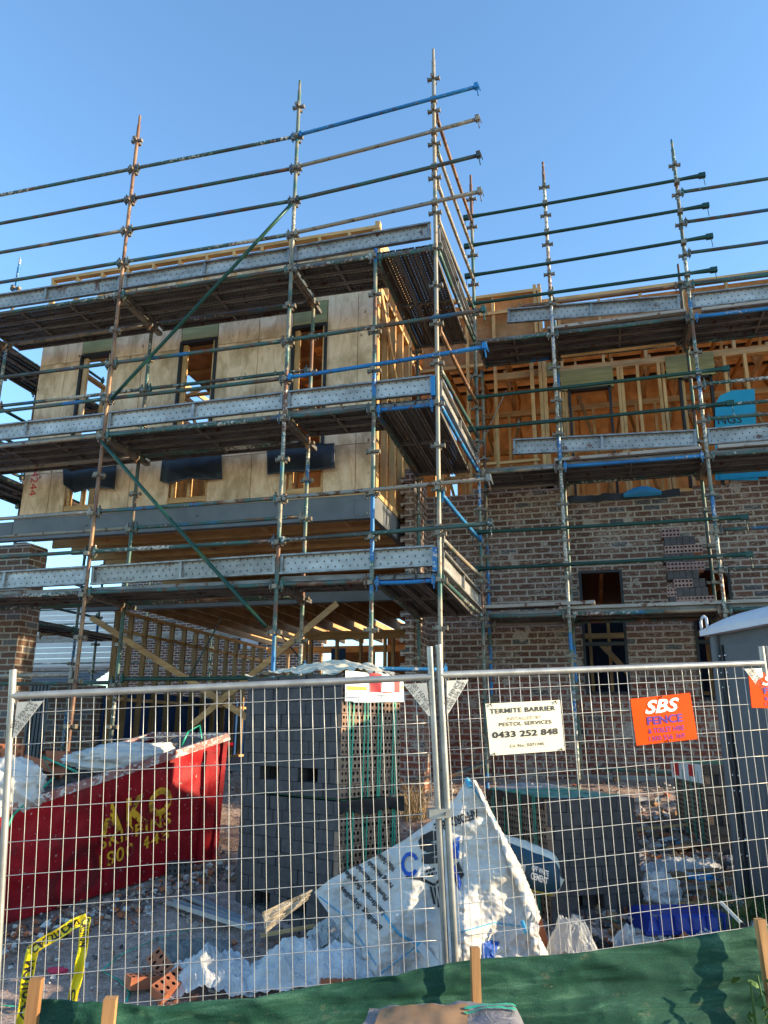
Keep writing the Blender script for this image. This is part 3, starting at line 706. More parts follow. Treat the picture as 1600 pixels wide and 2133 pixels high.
# floor structure and beams
part('timber_packer', M_PX, lambda mb: mb.box2((-6.45, FY - .02, 4.885), (-1.06, FY + .07, 4.95)))
def ibeam(mb):
    mb.box2((-6.42, FY - .045, 4.57), (-1.05, FY - .035, 4.882)); mb.box2((-6.42, FY - .05, 4.572), (-1.06, FY + .06, 4.582)); mb.box2((-6.42, FY - .05, 4.87), (-1.06, FY + .06, 4.88))
    mb.box2((-1.30, FY - .055, 4.60), (-1.10, FY - .045, 4.85))
    for x, z in ((-1.28, 4.63), (-1.28, 4.82), (-1.14, 4.63), (-1.14, 4.82), (-3.5, 4.75), (-5.2, 4.72)): mb.tube((x, FY - .075, z), (x, FY - .05, z), .012, 6)
part('steel_beam', M_STEELB, ibeam)
part('steel_beam', M_STEELB, lambda mb: (mb.box2((-1.06, FY - .04, 4.57), (-1.045, 3.2, 4.88)), mb.box2((-1.12, FY, 4.572), (-1.045, 3.2, 4.585))))
part('steel_beam', M_STEELB, lambda mb: (mb.box2((-6.95, FY - .02, 4.58), (-6.45, FY + .07, 4.86)),))
part('steel_beam', M_STEELB, lambda mb: (mb.box2((-6.6, 3.15, 3.87), (-.92, 3.16, 4.16)), mb.box2((-6.6, 3.10, 3.86), (-.92, 3.24, 3.872))))
for i in range(11):
    y = 1.42 + i * .45
    part('floor_joist', M_PX, lambda mb: mb.box2((-6.3, y, 4.62), (-1.1, y + .045, 4.86)))
part('joist_blocking', M_PY, lambda mb: [mb.box2((x, 1.47 + j * .9, 4.66), (x + .045, 1.87 + j * .9, 4.84)) for x in (-5.4, -4.1, -2.8, -1.6) for j in range(5)])
part('floor_sheet', M_OSB, lambda mb: mb.box2((-6.36, FY + .1, 4.885), (-1.08, 8.4, 4.905)))
# side wall of the upper wing (faces the sun)
def swall(mb):
    mb.box2((-1.14, FY + .02, 4.91), (-1.05, 3.3, 4.955)); mb.box2((-1.14, FY + .02, 7.95), (-1.05, 3.3, 8.0)); mb.box2((-1.14, FY + .02, 8.5), (-1.05, 3.3, 8.85))
    for y in (1.45, 1.9, 2.35, 2.8): mb.box2((-1.13, y + .03, 6.4 + (y % .2)), (-1.05, y + .40, 6.44 + (y % .2)))
    mb.bar((-1.02, 1.25, 7.9), (-1.02, 3.2, 5.8), .02, .09)
SW = part('wall_frame', M_PY, swall); studs(SW, [(-1.095, y) for y in (1.27, 1.33, 1.78, 2.23, 2.68, 3.1, 3.26)], 4.955, 8.5, axis='y')
part('band_board', M_PY, lambda mb: mb.box2((-1.075, FY, 4.885), (-1.035, 3.25, 4.95)))
LW = part('wall_frame', M_PY, lambda mb: (mb.box2((-6.37, 1.3, 4.91), (-6.28, 8.4, 4.955)), mb.box2((-6.37, 1.3, 7.6), (-6.28, 8.4, 7.65)), mb.box2((-6.36, 1.35, 6.3), (-6.29, 8.4, 6.34))))
studs(LW, [(-6.325, 1.5 + .6 * i) for i in range(12)], 4.955, 7.6, axis='y')
BW = part('wall_frame', M_PX, lambda mb: (mb.box2((-6.3, 6.8, 4.91), (-1.1, 6.89, 4.955)), mb.box2((-6.3, 6.8, 7.3), (-1.1, 6.89, 7.4)), mb.box2((-6.3, 6.81, 6.1), (-1.1, 6.88, 6.14))))
studs(BW, [(-6.2 + .6 * i, 6.85) for i in range(9)], 4.955, 7.35)
part('wall_lining', M_FOIL, lambda mb: mb.box2((-3.9, 6.95, 4.95), (-1.1, 6.96, 8.3)))
# roof timbers and sheeting
def roof_bits(x0, x1, y0, y1, zc, zt, n, nm='roof_truss'):
    for i in range(n):
        x = x0 + (x1 - x0) * i / (n - 1)
        def f(mb):
            mb.box2((x - .018, y0, zc), (x + .018, y1, zc + .09)); mb.bar((x, y0, zt - .25), (x, y1, zt + .15), .035, .09)
            k = 7
            for j in range(k):
                ya = y0 + (y1 - y0) * j / k; yb = y0 + (y1 - y0) * (j + 1) / k
                mb.bar((x, ya, zc + .06 if j % 2 else zt - .2), (x, yb, zt - .1 if j % 2 else zc + .06), .035, .07)
        part(nm, M_PY, f)
roof_bits(-5.9, -1.3, 1.35, 6.8, 7.72, 8.5, 9)
part('roof_lining', M_FOIL, lambda mb: mb.bar((-2.9, 1.7, 8.42), (-2.9, 8.2, 8.70), 3.6, .006))
part('wall_lining', M_FOIL, lambda mb: (mb.box2((-6.40, 4.0, 4.95), (-6.39, 8.4, 7.6))))
part('wall_lining', M_FOIL, lambda mb: mb.box2((-6.3, 6.95, 4.95), (-3.9, 6.96, 8.3)))
part('ceiling_lining', M_FOIL, lambda mb: mb.box2((-4.75, 1.45, 7.715), (-1.2, 6.8, 7.722)))
part('ceiling_batten', M_PX, lambda mb: [mb.box2((-6.2, y, 7.66), (-1.2, y + .07, 7.70)) for y in (1.8, 2.6, 3.4, 4.2, 5.0, 5.8)])
# --- garage level under the wing
GL = part('wall_frame', M_PY, lambda mb: (mb.box2((-6.09, 3.3, 3.85), (-6.0, 9.4, 3.90)), mb.box2((-6.08, 3.3, 3.55), (-6.02, 9.4, 3.60)), mb.box2((-6.08, 3.3, 2.45), (-6.02, 9.4, 2.50)), mb.box2((-6.09, 3.3, 1.45), (-6.0, 9.4, 1.50))))
studs(GL, [(-6.045, 3.35), (-6.045, 3.45)] + [(-6.045, 3.75 + .45 * i) for i in range(13)], 1.5, 3.85, M_PD, axis='y')
part('wall_wrap', M_WRAP, lambda mb: mb.box2((-6.12, 3.3, 1.45), (-6.11, 9.4, 2.62)))
GB = part('wall_frame', M_PX, lambda mb: (mb.box2((-6.0, 9.4, 3.75), (-1.0, 9.5, 3.9)), mb.box2((-6.0, 9.41, 2.7), (-1.0, 9.48, 2.74))))
studs(GB, [(-5.9 + .41 * i, 9.45) for i in range(12)], 1.45, 3.8)
GM = part('wall_frame', M_PX, lambda mb: (mb.box2((-3.6, 5.6, 3.6), (-1.0, 5.69, 3.75)), mb.box2((-3.6, 5.61, 2.6), (-2.0, 5.68, 2.64))))
studs(GM, [(-3.6, 5.65), (-3.5, 5.65), (-3.0, 5.65), (-2.55, 5.65), (-2.1, 5.65), (-1.95, 5.65), (-1.55, 5.65), (-1.1, 5.65)], 1.45, 3.65)
part('ceiling_joist', M_PY, lambda mb: [mb.box2((x, 3.3, 3.95), (x + .045, 9.4, 4.15)) for x in [-5.9 + .45 * i for i in range(11)]])
part('floor_sheet', M_OSB, lambda mb: mb.box2((-6.0, 3.35, 4.17), (-1.0, 7.2, 4.19)))
part('wall_lining', M_OSB, lambda mb: (mb.box2((-4.0, 8.9, 1.45), (-3.2, 8.92, 3.7)), mb.box2((-2.9, 8.9, 1.45), (-2.3, 8.92, 3.7)), mb.box2((-1.8, 8.9, 1.45), (-1.0, 8.92, 3.7))))
part('wall_wrap', M_WRAP, lambda mb: (mb.box2((-3.30, 6.2, 1.45), (-3.02, 6.22, 3.5)), mb.box2((-1.62, 6.2, 1.45), (-1.40, 6.22, 3.5)), mb.box2((-6.0, 9.52, 1.45), (-3.9, 9.54, 2.7))))
part('blue_post', TM['blue'], lambda mb: mb.box2((-1.06, 3.02, 1.44), (-.97, 3.11, 3.86)))
part('timber_prop', M_PX, lambda mb: mb.bar((-4.35, 3.0, 2.08), (-2.12, 3.0, 3.82), .035, .09))
part('timber_prop', M_PX, lambda mb: mb.bar((-6.34, 3.06, 3.744), (-3.43, 3.06, 2.146), .035, .09))
part('brace_rod', TM['dark'], lambda mb: (mb.tube((-3.3, 3.3, 3.6), (-2.2, 3.3, 2.4), .012, 6), mb.tube((-4.2, 3.4, 3.7), (-4.8, 3.4, 2.6), .012, 6)))
part('floor_slab', M_CONC, lambda mb: (mb.box2((-6.2, 3.3, 1.0), (-.9, 9.6, 1.448)), mb.box2((-.9, 3.35, 1.0), (8, 9.5, 1.448))))
part('brick_wall', M_BRICK_P, lambda mb: mb.box2((-7.06, 3.2, 1.3), (-6.17, 3.42, 2.68)))
# --- brickwork
def brickw1(mb):
    mb.box2((-.90, 3.2, 1.30), (1.205, 3.31, 5.42)); mb.box2((1.10, 3.31, 1.30), (1.206, 3.56, 5.42))
    for x in (-.1, .14, .38, .86): mb.box2((x, 3.2, 5.42), (x + .225, 3.31, 5.50))
    for x in (.62, .98): mb.box2((x, 3.2, 5.42), (x + .225, 3.31, 5.496))
part('brick_wall', M_BRICK, brickw1)
q = lambda X, z: (CP.x + (X - CP.x) * 11.24 / 10.99, 2 + (z - 2) * 11.24 / 10.99)
def qb(a, b, c, d):
    x0, z1 = q(a, d); x1, z0 = q(b, c); return (x0, x1, z0, z1)
H1 = qb(1.357, 1.937, 2.50, 4.18); H2 = qb(2.80, 3.31, 2.42, 4.15)
def brickw2(mb):
    wall_boxes(mb, 1.207, 8.0, 1.30, 5.31, 3.45, 3.56, [H1, H2])
    mb.box2((3.0, 3.45, 5.31), (8.0, 3.56, 5.395)); mb.box2((3.5, 3.449, 5.395), (8, 3.559, 5.48))
part('brick_wall', M_BRICK, brickw2)
part('brick_pier', M_BRICK, lambda mb: (mb.box2((-.92, 2.28, 1.30), (-.80, 3.195, 5.58)), [mb.box2((-.99, 2.281 , 1.42 + .172 * k), (-.92, 2.39, 1.50 + .172 * k)) for k in range(24)]))
part('brick_pier', M_BRICK, lambda mb: mb.box2((-1.20, 2.22, 1.25), (-.66, 2.60, 2.62)))
cor = at(62, 1150, Y=1.15); bk = at(100, 1150, X=cor.x)
part('brick_pillar', M_BRICK_P, lambda mb: (mb.box2((-8.0, 1.15, 1.2), (cor.x, bk.y, 4.50)),))
part('pillar_capping', M_MORT, lambda mb: (mb.box2((-8.0, 1.17, 4.50), (cor.x - .01, bk.y, 4.52)), mb.box2((-6.5, 1.3, 4.515), (-6.28, 1.5, 4.58))))
for nm, h, zs in (('window', H1, 3.17), ('window', H2, 3.17)):
    def f(mb):
        t = .035
        mb.box2((h[0], 3.43, h[2]), (h[0] + t, 3.52, h[3])); mb.box2((h[1] - t, 3.43, h[2]), (h[1], 3.52, h[3])); mb.box2((h[0] + t, 3.43, h[3] - t), (h[1] - t, 3.52, h[3]))
        mb.box2((h[0] + t, 3.43, h[2]), (h[1] - t, 3.52, h[2] + t)); mb.box2((h[0] + t, 3.44, zs), (h[1] - t, 3.51, zs + .05))
    part('window', M_BLACK, f)
IN = part('wall_frame', M_PX, lambda mb: (mb.box2((1.3, 4.6, 3.4), (3.6, 4.68, 3.48)), mb.box2((1.3, 4.6, 2.55), (3.6, 4.68, 2.6)), mb.bar((1.6, 4.4, 3.3), (2.1, 4.4, 2.7), .03, .08)))
studs(IN, [(1.45 + .28 * i, 4.64) for i in range(8)], 1.45, 3.9)
part('ceiling_joist', M_PY, lambda mb: [mb.box2((x, 3.6, 4.22), (x + .045, 8.5, 4.45)) for x in [-.6 + .45 * i for i in range(15)]])
part('floor_sheet', M_OSB, lambda mb: mb.box2((-.9, 3.6, 4.47), (7.5, 8.5, 4.49)))
part('wall_wrap', M_WRAP, lambda mb: mb.box2((1.65, 6.2, 1.45), (1.9, 6.22, 3.3)))
part('wall_wrap', M_WRAP, lambda mb: mb.box2((3.1, 6.2, 1.45), (3.4, 6.22, 3.3)))
part('wall_lining', M_FOIL, lambda mb: mb.box2((8.0, 3.56, 1.45), (8.02, 8.6, 4.4)))  # unseen end sheet added to keep the low sun out of the ground floor
part('wall_lining', M_OSB, lambda mb: (mb.box2((.9, 6.6, 1.45), (1.35, 6.62, 4.2)), mb.box2((-.9, 3.33, 1.45), (-.88, 8.6, 4.4))))  # second sheet is added to block sun from the garage joists
# --- upper frame of the right wing
def rframe(mb):
    y0, y1 = 3.46, 3.55
    mb.box2((-.92, y0, 5.32), (7.5, y1, 5.365)); mb.box2((.25, y0, 7.36), (7.5, y1, 7.46)); mb.box2((-.92, 3.30, 7.55), (.85, 3.39, 7.60))
    mb.box2((1.02, y0 - .02, 8.62), (7.5, y1 + .02, 8.67)); mb.box2((1.02, y0, 8.05), (7.5, y1, 8.10)); mb.box2((1.02, y0 + .3, 8.28), (7.5, y1 + .3, 8.33))
    mb.box2((-.92, 3.26, 8.73), (1.05, 3.36, 8.78)); mb.box2((-.92, 3.27, 8.42), (1.05, 3.35, 8.47)); mb.box2((-.92, 3.30, 5.9), (.9, 3.37, 5.94))
RF = part('wall_frame', M_PX, rframe)
part('roof_lining', M_FOIL, lambda mb: mb.box2((1.06, 3.60, 8.12), (7.6, 3.61, 8.61)))
part('roof_lining', M_FOIL, lambda mb: mb.box2((-.90, 3.42, 7.65), (1.02, 3.43, 8.72)))
part('roof_sheet', M_ROOFD, lambda mb: mb.box2((-.92, 3.92, 8.05), (7.6, 3.93, 8.16)))
studs(RF, [(x, 3.505) for x in (1.29, 1.33, 2.12, 2.17, 2.40, 2.70, 2.76, 3.02, 3.62, 3.90, 4.3, 4.75, 5.2)], 5.365, 7.36)
studs(RF, [(x, 3.34) for x in (-.6, -.15, .28)], 5.3, 8.75)
studs(RF, [(.84, 3.36), (.97, 3.38), (1.03, 3.38)], 5.45, 7.55, w=.055)
studs(RF, [(.95, 3.31), (1.02, 3.31)], 8.0, 8.85, w=.05)
studs(RF, [(1.3 + .62 * i, 3.505) for i in range(9)], 7.46, 8.62, w=.04)
for a, b, z0, z1 in ((1.27, 2.03, 6.93, 7.26), (2.775, 3.43, 6.96, 7.31), (1.02, 1.22, 7.20, 7.42)):
    x0, x1, zz0, zz1 = qb(a, b, z0, z1); part('lintel', M_LVL, lambda mb: mb.box2((x0, 3.43, zz0), (x1, 3.50, zz1)))
for a, b in ((1.37, 1.985), (2.93, 3.38)):
    x0, x1, zz0, zz1 = qb(a, b, 5.3, 6.95); part('window', M_BLACK, lambda mb: (mb.box2((x0, 3.42, zz0), (x0 + .035, 3.54, zz1)), mb.box2((x1 - .035, 3.42, zz0), (x1, 3.54, zz1)), mb.box2((x0, 3.42, zz1 - .03), (x1, 3.54, zz1 - .001))))
part('wall_lining', M_WRAP, lambda mb: mb.box2((.2, 8.6, 1.45), (7.5, 8.62, 4.3)))
part('wall_lining', M_OSB, lambda mb: (mb.box2((-3.7, 9.6, 1.45), (.2, 9.62, 3.2)), mb.box2((-3.1, 9.58, 3.0), (-1.2, 9.6, 4.2))))
part('wall_lining', M_FOIL, lambda mb: (mb.box2((-.9, 6.6, 5.0), (8, 6.62, 8.62)), mb.box2((7.6, 3.7, 7.2), (7.62, 7.9, 8.5))))
FR2 = part('wall_frame', M_PX, lambda mb: (mb.box2((-.9, 4.9, 7.32), (7.5, 4.99, 7.42)), mb.box2((-.9, 4.9, 6.25), (7.5, 4.98, 6.30)), mb.box2((-.9, 4.9, 5.0), (7.5, 4.99, 5.05))))
studs(FR2, [(-.5 + .47 * i + .12 * math.sin(i * 2.3), 4.945) for i in range(16)], 5.05, 7.32)
BK = part('wall_frame', M_PX, lambda mb: (mb.box2((-.9, 6.46, 6.1), (7.5, 6.55, 6.16)), mb.box2((-.9, 6.46, 7.2), (7.5, 6.55, 7.3)), mb.box2((-.9, 6.36, 6.75), (7.5, 6.45, 7.05))))
studs(BK, [(-.7 + .55 * i, 6.5) for i in range(14)], 5.0, 7.3)
part('roof_lining', M_FOIL, lambda mb: mb.bar((3.3, 3.97, 8.35), (3.3, 6.7, 8.60), 8.4, .006))
part('roof_batten', M_ROOFD, lambda mb: [mb.box2((-.9, 4.2 + .5 * i, 8.26 + .045 * i), (7.5, 4.26 + .5 * i, 8.30 + .045 * i)) for i in range(5)])
for i in range(15):
    x = -.7 + .55 * i
    def f(mb):
        mb.box2((x - .018, 3.6, 7.48), (x + .018, 6.5, 7.58)); mb.bar((x, 3.6, 8.02), (x, 6.5, 8.30), .035, .09)
        for j in range(4):
            a = 3.6 + .7 * j; mb.bar((x, a, 7.55 if j % 2 else 8.1), (x, a + .7, 8.2 if j % 2 else 7.55), .035, .07)
    part('roof_truss', M_PY, f)
WB = part('web_member', M_PD, lambda mb: [mb.bar((x, 4.4 + (k % 3) * .5, 5.0), (x + (.5 if k % 2 else -.6), 4.5 + (k % 3) * .5, 7.4), .04, .09, (0, 1, 0)) for k, x in enumerate([-.4 + .42 * i for i in range(14)])])
part('diagonal_strap', M_GALV, lambda mb: mb.bar((-.05, 3.22, 6.0), (.45, 3.22, 7.05), .006, .045, (0, 1, 0)))
x0, x1, a0, a1 = qb(1.21, 2.79, 5.20, 5.27)
def fl(mb):
    def fn(u, v): return Vector((x0 + (x1 - x0) * u, 3.42 - .02 * math.sin(u * 20), a0 - .03 + .11 * v + .02 * fbm(u * 9, 0, 2)))
    mb.grid(fn, 40, 2)
part('wall_flashing', M_DPC, fl)
def fl2(mb):
    def fn(u, v): return Vector((2.05 + .52 * u, 3.40 - .04 * math.sin(v * 3), a0 + .0 + (.06 + .09 * math.sin(u * 3.1)) * v))
    mb.grid(fn, 14, 4)
part('torn_film', M_PEBT, fl2)
# aqua printed wrap on the right
def aqua(mb):
    pts = [at(u, v, Y=3.40) for u, v in ((1490, 1000), (1490, 840), (1500, 824), (1525, 813), (1572, 810), (1580, 1000))]; mb.prism(pts, (0, .012, 0))
    pts = [at(u, v, Y=3.40) for u, v in ((1560, 915), (1600, 910), (1700, 905), (1700, 985), (1500, 1000), (1500, 990))]; mb.prism([p + Vector((0, -.012, 0)) for p in pts], (0, .008, 0))
AQ = part('printed_wrap', M_AQUA, aqua)
mb = MB(); put_text(mb, 'NGS', lambda x, y: at(1496 + 50 * x - 1.5*y, 884 - 17 * y - 3 * x, Y=3.395), 0, 1, 0, 1, bold=.008); mb.build('lettering', M_INK, AQ)

# ------------------------------------------------------------------ yard objects
def at_plane(u, v, P0, n):
    d = at(u, v, Dp=1.0) - CP; t = (Vector(P0) - CP).dot(n) / d.dot(n); return CP + d * t
def lmat(o, x): return frame(o, x, (0, 0, 1))

def core_cell(mb, P, a, b, n, cw, ch, w, h, depth, hole=.24, ncol=5, nrow=2, mi=(0, 1), sq=False):
    """a brick bed face with its cores: P corner, a/b unit directions, n outward"""
    seg = 8
    for i in range(ncol):
        for j in range(nrow):
            x0 = w * i / ncol; x1 = w * (i + 1) / ncol; y0 = h * j / nrow; y1 = h * (j + 1) / nrow
            cx, cy = (x0 + x1) / 2, (y0 + y1) / 2; r = min(x1 - x0, y1 - y0) * .5 * (.66 if not sq else .7)
            ring = []; 
            for k in range(seg):
                t = math.pi / 4 + 2 * math.pi * k / seg
                ring.append((cx + r * math.cos(t) * (1 if not sq else .7), cy + r * math.sin(t)))
            crn = [(x1, y1), (x0, y1), (x0, y0), (x1, y0)]
            pt = lambda q, d=0.: P + a * q[0] + b * q[1] - n * d
            vs = [pt(c) for c in crn] + [pt(c) for c in ring] + [pt(c, depth) for c in ring]
            fs = []
            for k in range(4):
                i0 = 4 + 2 * k; fs.append((k, (k + 1) % 4, 4 + (2 * k + 2) % 8, 4 + (2 * k + 1) % 8)); fs.append((k, 4 + (2*k+1) % 8, i0))
            mb.mi = mi[0]; mb.add(vs, fs)
            mb.mi = mi[1]; mb.add(vs, [(4 + k, 4 + (k+1) % 8, 12 + (k+1) % 8, 12 + k) for k in range(8)] + [tuple(range(12, 20))])
    mb.mi = mi[0]
    c = [P, P + a * w, P + a * w + b * h, P + b * h]
    mb.add(c + [q - n * depth for q in c], [(0, 1, 5, 4), (1, 2, 6, 5), (2, 3, 7, 6), (3, 0, 4, 7)])

def brick_pack(origin, xdir, W, Dp, Hh, side, label, strapn=4, forks=True, top=True):
    """charcoal long face at local y=0; drilled bed faces on the side ('+' or '-')"""
    M = lmat(origin, xdir); P3 = lambda x, y, z: M @ Vector((x, y, z))
    r = empty('brick_pack', Vector(origin), label, 'brick pack', 'strapped packs of charcoal bricks'); ax, ay, az = [Vector(M.col[i][:3]) for i in range(3)]
    mb = MB(); rows = 9; rh = Hh / rows; cols = round(W / .115); cw = W / cols
    fk = [] if not forks else [(1, c) for c in (2, 3, 6, 7) if c < cols - 1]
    rot = M.to_3x3()
    mb.box(P3(W/2, Dp/2 + .02, rh / 2 + .002), (W - .10, Dp - .1, rh - .004), rot)
    mb.box(P3(W/2, Dp/2 + .02, rh * 2 + (Hh - rh * 2) / 2 - .001), (W - .10, Dp - .1, Hh - rh * 2 - .004), rot)
    for j in range(rows):
        off = 0 if j % 2 else cw / 2
        c = -1
        x = -off if off else 0
        while x < W - 1e-4:
            c += 1; x0 = max(0, x); x1 = min(W, x + cw); x += cw
            if x1 - x0 < .01: continue
            if (j, c) in fk: continue
            g = R.uniform(-.007, .007); jz = R.uniform(-.001, .001)
            mb.box(P3((x0 + x1) / 2, .055 - g, j * rh + rh / 2 + jz), (x1 - x0 - .0042, .11, rh - .004), Matrix.Rotation(R.uniform(-.012, .012), 3, 'Z') @ rot)
            if j == 1: mb.box(P3((x0 + x1) / 2, Dp - .055, j * rh + rh / 2), (x1 - x0 - .004, .11, rh - .003), rot)
    if forks:
        for j in (1,):
            for (a_, b_) in ((0, .235), (W * .42, W * .58), (W - .235, W)): mb.box(P3((a_ + b_) / 2, Dp / 2, j * rh + rh / 2), (b_ - a_ - .006, Dp - .24, rh - .004), rot)
    mb.mi = 1
    o = mb.build('brick_stack', [M_GREYB, M_TANB], r, None)
    mb = MB(); n = ax if side == '+' else -ax; X = W if side == '+' else 0
    nb = max(2, round(Dp / .232)); bw = Dp / nb
    for j in range(rows):
        off = (bw / 2 if j % 2 else 0); x = -off
        while x < Dp - 1e-4:
            y0 = max(0, x); y1 = min(Dp, x + bw); x += bw
            if y1 - y0 < .02: continue
            nc = 5 if y1 - y0 > bw * .7 else 3
            P = P3(X, y0 + .002, j * rh + .002) + n * (.008 + R.uniform(-.004, .006))
            core_cell(mb, P, ay, az, n, 0, 0, y1 - y0 - .004, rh - .004, .05, ncol=nc)
    mb.build('drilled_bricks', [M_TANB, M_HOLE], r)
    for k in range(strapn):
        y = Dp * (k + .6) / (strapn + .2)
        for dy in (-.018, .02):
            mb = MB(); yy = y + dy + R.uniform(-.01, .01); sk = R.uniform(-.02, .02)
            s = 1 if side == '+' else -1; xx = X + s * .022
            pts = [P3(xx, yy + sk, .0), P3(xx + s * .004, yy, Hh * .5), P3(xx, yy - sk, Hh + .008), P3(W - X, yy - sk, Hh + .010)]
            for a_, b_ in zip(pts, pts[1:]): mb.bar(a_, b_, .014, .0025, n if abs((b_ - a_).z) > .1 else (0, 0, 1))
            mb.build('strap', M_STRAP, r)
    return r, M, P3
# tall stack: two packs, one on the other
d1 = Vector((.888, -.46, 0))
r1, M1, P1 = brick_pack((-1.53, -1.25, .53), d1, 1.21, .70, .95, '+', 'lower charcoal brick pack of the tall two-pack stack left of the white bag', 4)
r2, M2, P2 = brick_pack((-1.52, -1.255, 1.50), d1, 1.20, .70, .95, '+', 'upper charcoal brick pack with printed white wrap, on top of the tall stack', 4)
mb = MB(); mb.add([P1(1.20, -.0, .88), P1(1.245, 0, .86), P1(1.245, .72, .87), P1(1.21, .72, .98), P1(1.245, .0, .965), P1(1.245, .72, .975)], [(1, 2, 5, 4)])
def bw(u, v): return P1(1.246 + .008 * fbm(u * 8, v * 2, 1), -.02 + .74 * u, .86 + .10 * v + .02 * math.sin(u * 11) * (1 - v))
mb = MB(); mb.grid(bw, 20, 3); mb.build('black_wrap_edge', M_TAPEB, r1)
def lab(u, v, off=.0): return P2(1.232 + off + .006 * math.sin(u * 14), .01 + .70 * u, .965 - .25 * (1 - v) * (1 - .12 * u) + .012 * (u < .12) * (v < .2) )
mb = MB(); mb.grid(lambda u, v: lab(u, v), 20, 4); LB = mb.build('printed_wrap', M_LABELW, r2)
def patch(mb, x0, x1, y0, y1): mb.grid(lambda u, v: lab(x0 + (x1 - x0) * u, y0 + (y1 - y0) * v, .002), 6, 2)
mb = MB(); patch(mb, .40, .60, .35, 1.0); patch(mb, .84, .93, .35, 1.0); patch(mb, .62, .82, .32, .36); mb.build('red_print', M_LRED, LB)
mb = MB(); patch(mb, .02, .36, .40, .52); patch(mb, .95, 1.0, .5, .56); mb.build('yellow_print', M_LYEL, LB)
# crumpled film on the stack
def film_top(u, v):
    p = P2(-.03 + 1.27 * u, -.02 + .74 * v, .965)
    p.z += -.012 + .13 * math.sin(math.pi * min(1, max(0, u * .9 + .05 + .08 * v))) ** .8 * min(1, v * 1.5) ** .8 + .007 * math.sin(v * 46 + u * 5) + .022 * crease(u * 4, v * 3, 2, 3) + .022 * fbm(u * 6, v * 6, 4)
    return p
mb = MB(); mb.grid(film_top, 50, 60); mb.build('crumpled_film', mottled('cream_plastic_film', (.50, .47, .38), (.66, .62, .50), 9, .4), r2)
# pack behind the bag
d2 = Vector((.85, .527, 0))
r3, M3, P3_ = brick_pack((1.066, -1.246, .60), d2, .80, 1.12, .90, '-', 'low charcoal brick pack with green straps, right of the white bag', 4)
mb = MB()
for k in range(7): 
    y = .08 + k * .16
    mb.bar(P3_(-.02, y, .912), P3_(.80, y + R.uniform(-.03, .03), .912), .014, .003)
mb.build('strap', M_STRAP, r3)
def blk(u, v): return P3_(-.022 - .004 * math.sin(u * 30), 1.12 * u, .905 - (.06 + .035 * fbm(u * 7, 0, 3)) * v)
mb = MB(); mb.grid(blk, 30, 2); mb.grid(lambda u, v: P3_(-.02 + .10 * v, 1.12 * u, .907), 10, 1); mb.build('black_wrap_edge', M_TAPEB, r3)
def ft(u, v): return P3_(.0 + .80 * u, 1.12 * v, .906 + .01 * fbm(u * 9, v * 9, 2) + (.05 * max(0, v - .85) / .15 * max(0, math.sin(u * 3))))
mb = MB(); mb.grid(ft, 30, 40); mb.build('clear_wrap', M_FILM, r3)
# pack beside the toilet
p3n, p3f = Vector((2.44, .42, 0)), Vector((2.25, 1.5, 0))
r4, M4, P4 = brick_pack((2.44, .42, .92), Vector((.985, .174, 0)), .8, 1.1, .80, '-', 'charcoal brick pack with red and white wrap, squeezed behind the grey toilet', 4)
mb = MB(); mb.grid(lambda u, v: P4(-.024, 1.1 * u, .80 - .17 * v), 8, 2); LB4 = mb.build('printed_wrap', M_LABELW, r4)
mb = MB(); mb.grid(lambda u, v: P4(-.027, .25 + .2 * u, .79 - .11 * v), 2, 2); mb.grid(lambda u, v: P4(-.027, .8 + .22 * u, .79 - .13 * v), 2, 2); mb.build('red_print', M_LRED, LB4)

def loose_brick(p, rz, tilt, mat, label, group, roll=0., nm='brick', sq=True, s=1.0):
    M = Matrix.Translation(p) @ Euler((roll, tilt, rz)).to_matrix().to_4x4(); mb = MB()
    mb.box((0, 0, -.004), (.228 * s, .108 * s, .060 * s)); 
    core_cell(mb, Vector((-.115, -.055, .0385)) * s, Vector((1, 0, 0)), Vector((0, 1, 0)), Vector((0, 0, 1)), 0, 0, .23 * s, .11 * s, .012 * s, ncol=5, nrow=2, sq=sq)
    core_cell(mb, Vector((-.115, .055, -.034)) * s, Vector((1, 0, 0)), Vector((0, -1, 0)), Vector((0, 0, -1)), 0, 0, .23 * s, .11 * s, .012 * s, ncol=5, nrow=2, sq=sq)
    o = mb.build(nm, [mat, M_HOLE], None, M); tag(o, label, 'brick', group); return o
g = ground_at(300, 2062)
loose_brick(g + Vector((0, 0, .05)), .9, .1, M_TERRA, 'red cored brick lying near the silt fence, left of the plastic heap', 'loose cored bricks')
g = ground_at(352, 2078); loose_brick(g + Vector((0, 0, .07)), 1.2, -.3, M_TERRA, 'pale red cored brick tipped up against the plastic heap', 'loose cored bricks', .5)
g = ground_at(338, 2035); loose_brick(g + Vector((0, 0, .06)), -.4, .5, M_TERRA, 'solid-looking red brick leaning behind two cored bricks', 'loose cored bricks', .8)
g = ground_at(705, 2075); loose_brick(g + Vector((0, 0, .07)), .3, 0, M_TERRA, 'red cored brick half under the plastic by the blue bottle', 'loose cored bricks')
g = ground_at(408, 1793); loose_brick(g + Vector((0, 0, .05)), 1.1, 0, M_TANB, 'tan brick alone on the dirt between skip and tall stack', 'loose bricks by the skip', 1.57)
g = ground_at(375, 1818); loose_brick(g + Vector((0, 0, .05)), .5, 0, M_GREYB, 'dark brick nearest the tan one on the dirt', 'loose bricks by the skip', 1.57)
g = ground_at(360, 1770); loose_brick(g + Vector((0, 0, .05)), .2, 0, M_GREYB, 'dark brick against the foot of the red skip', 'loose bricks by the skip', 1.57)
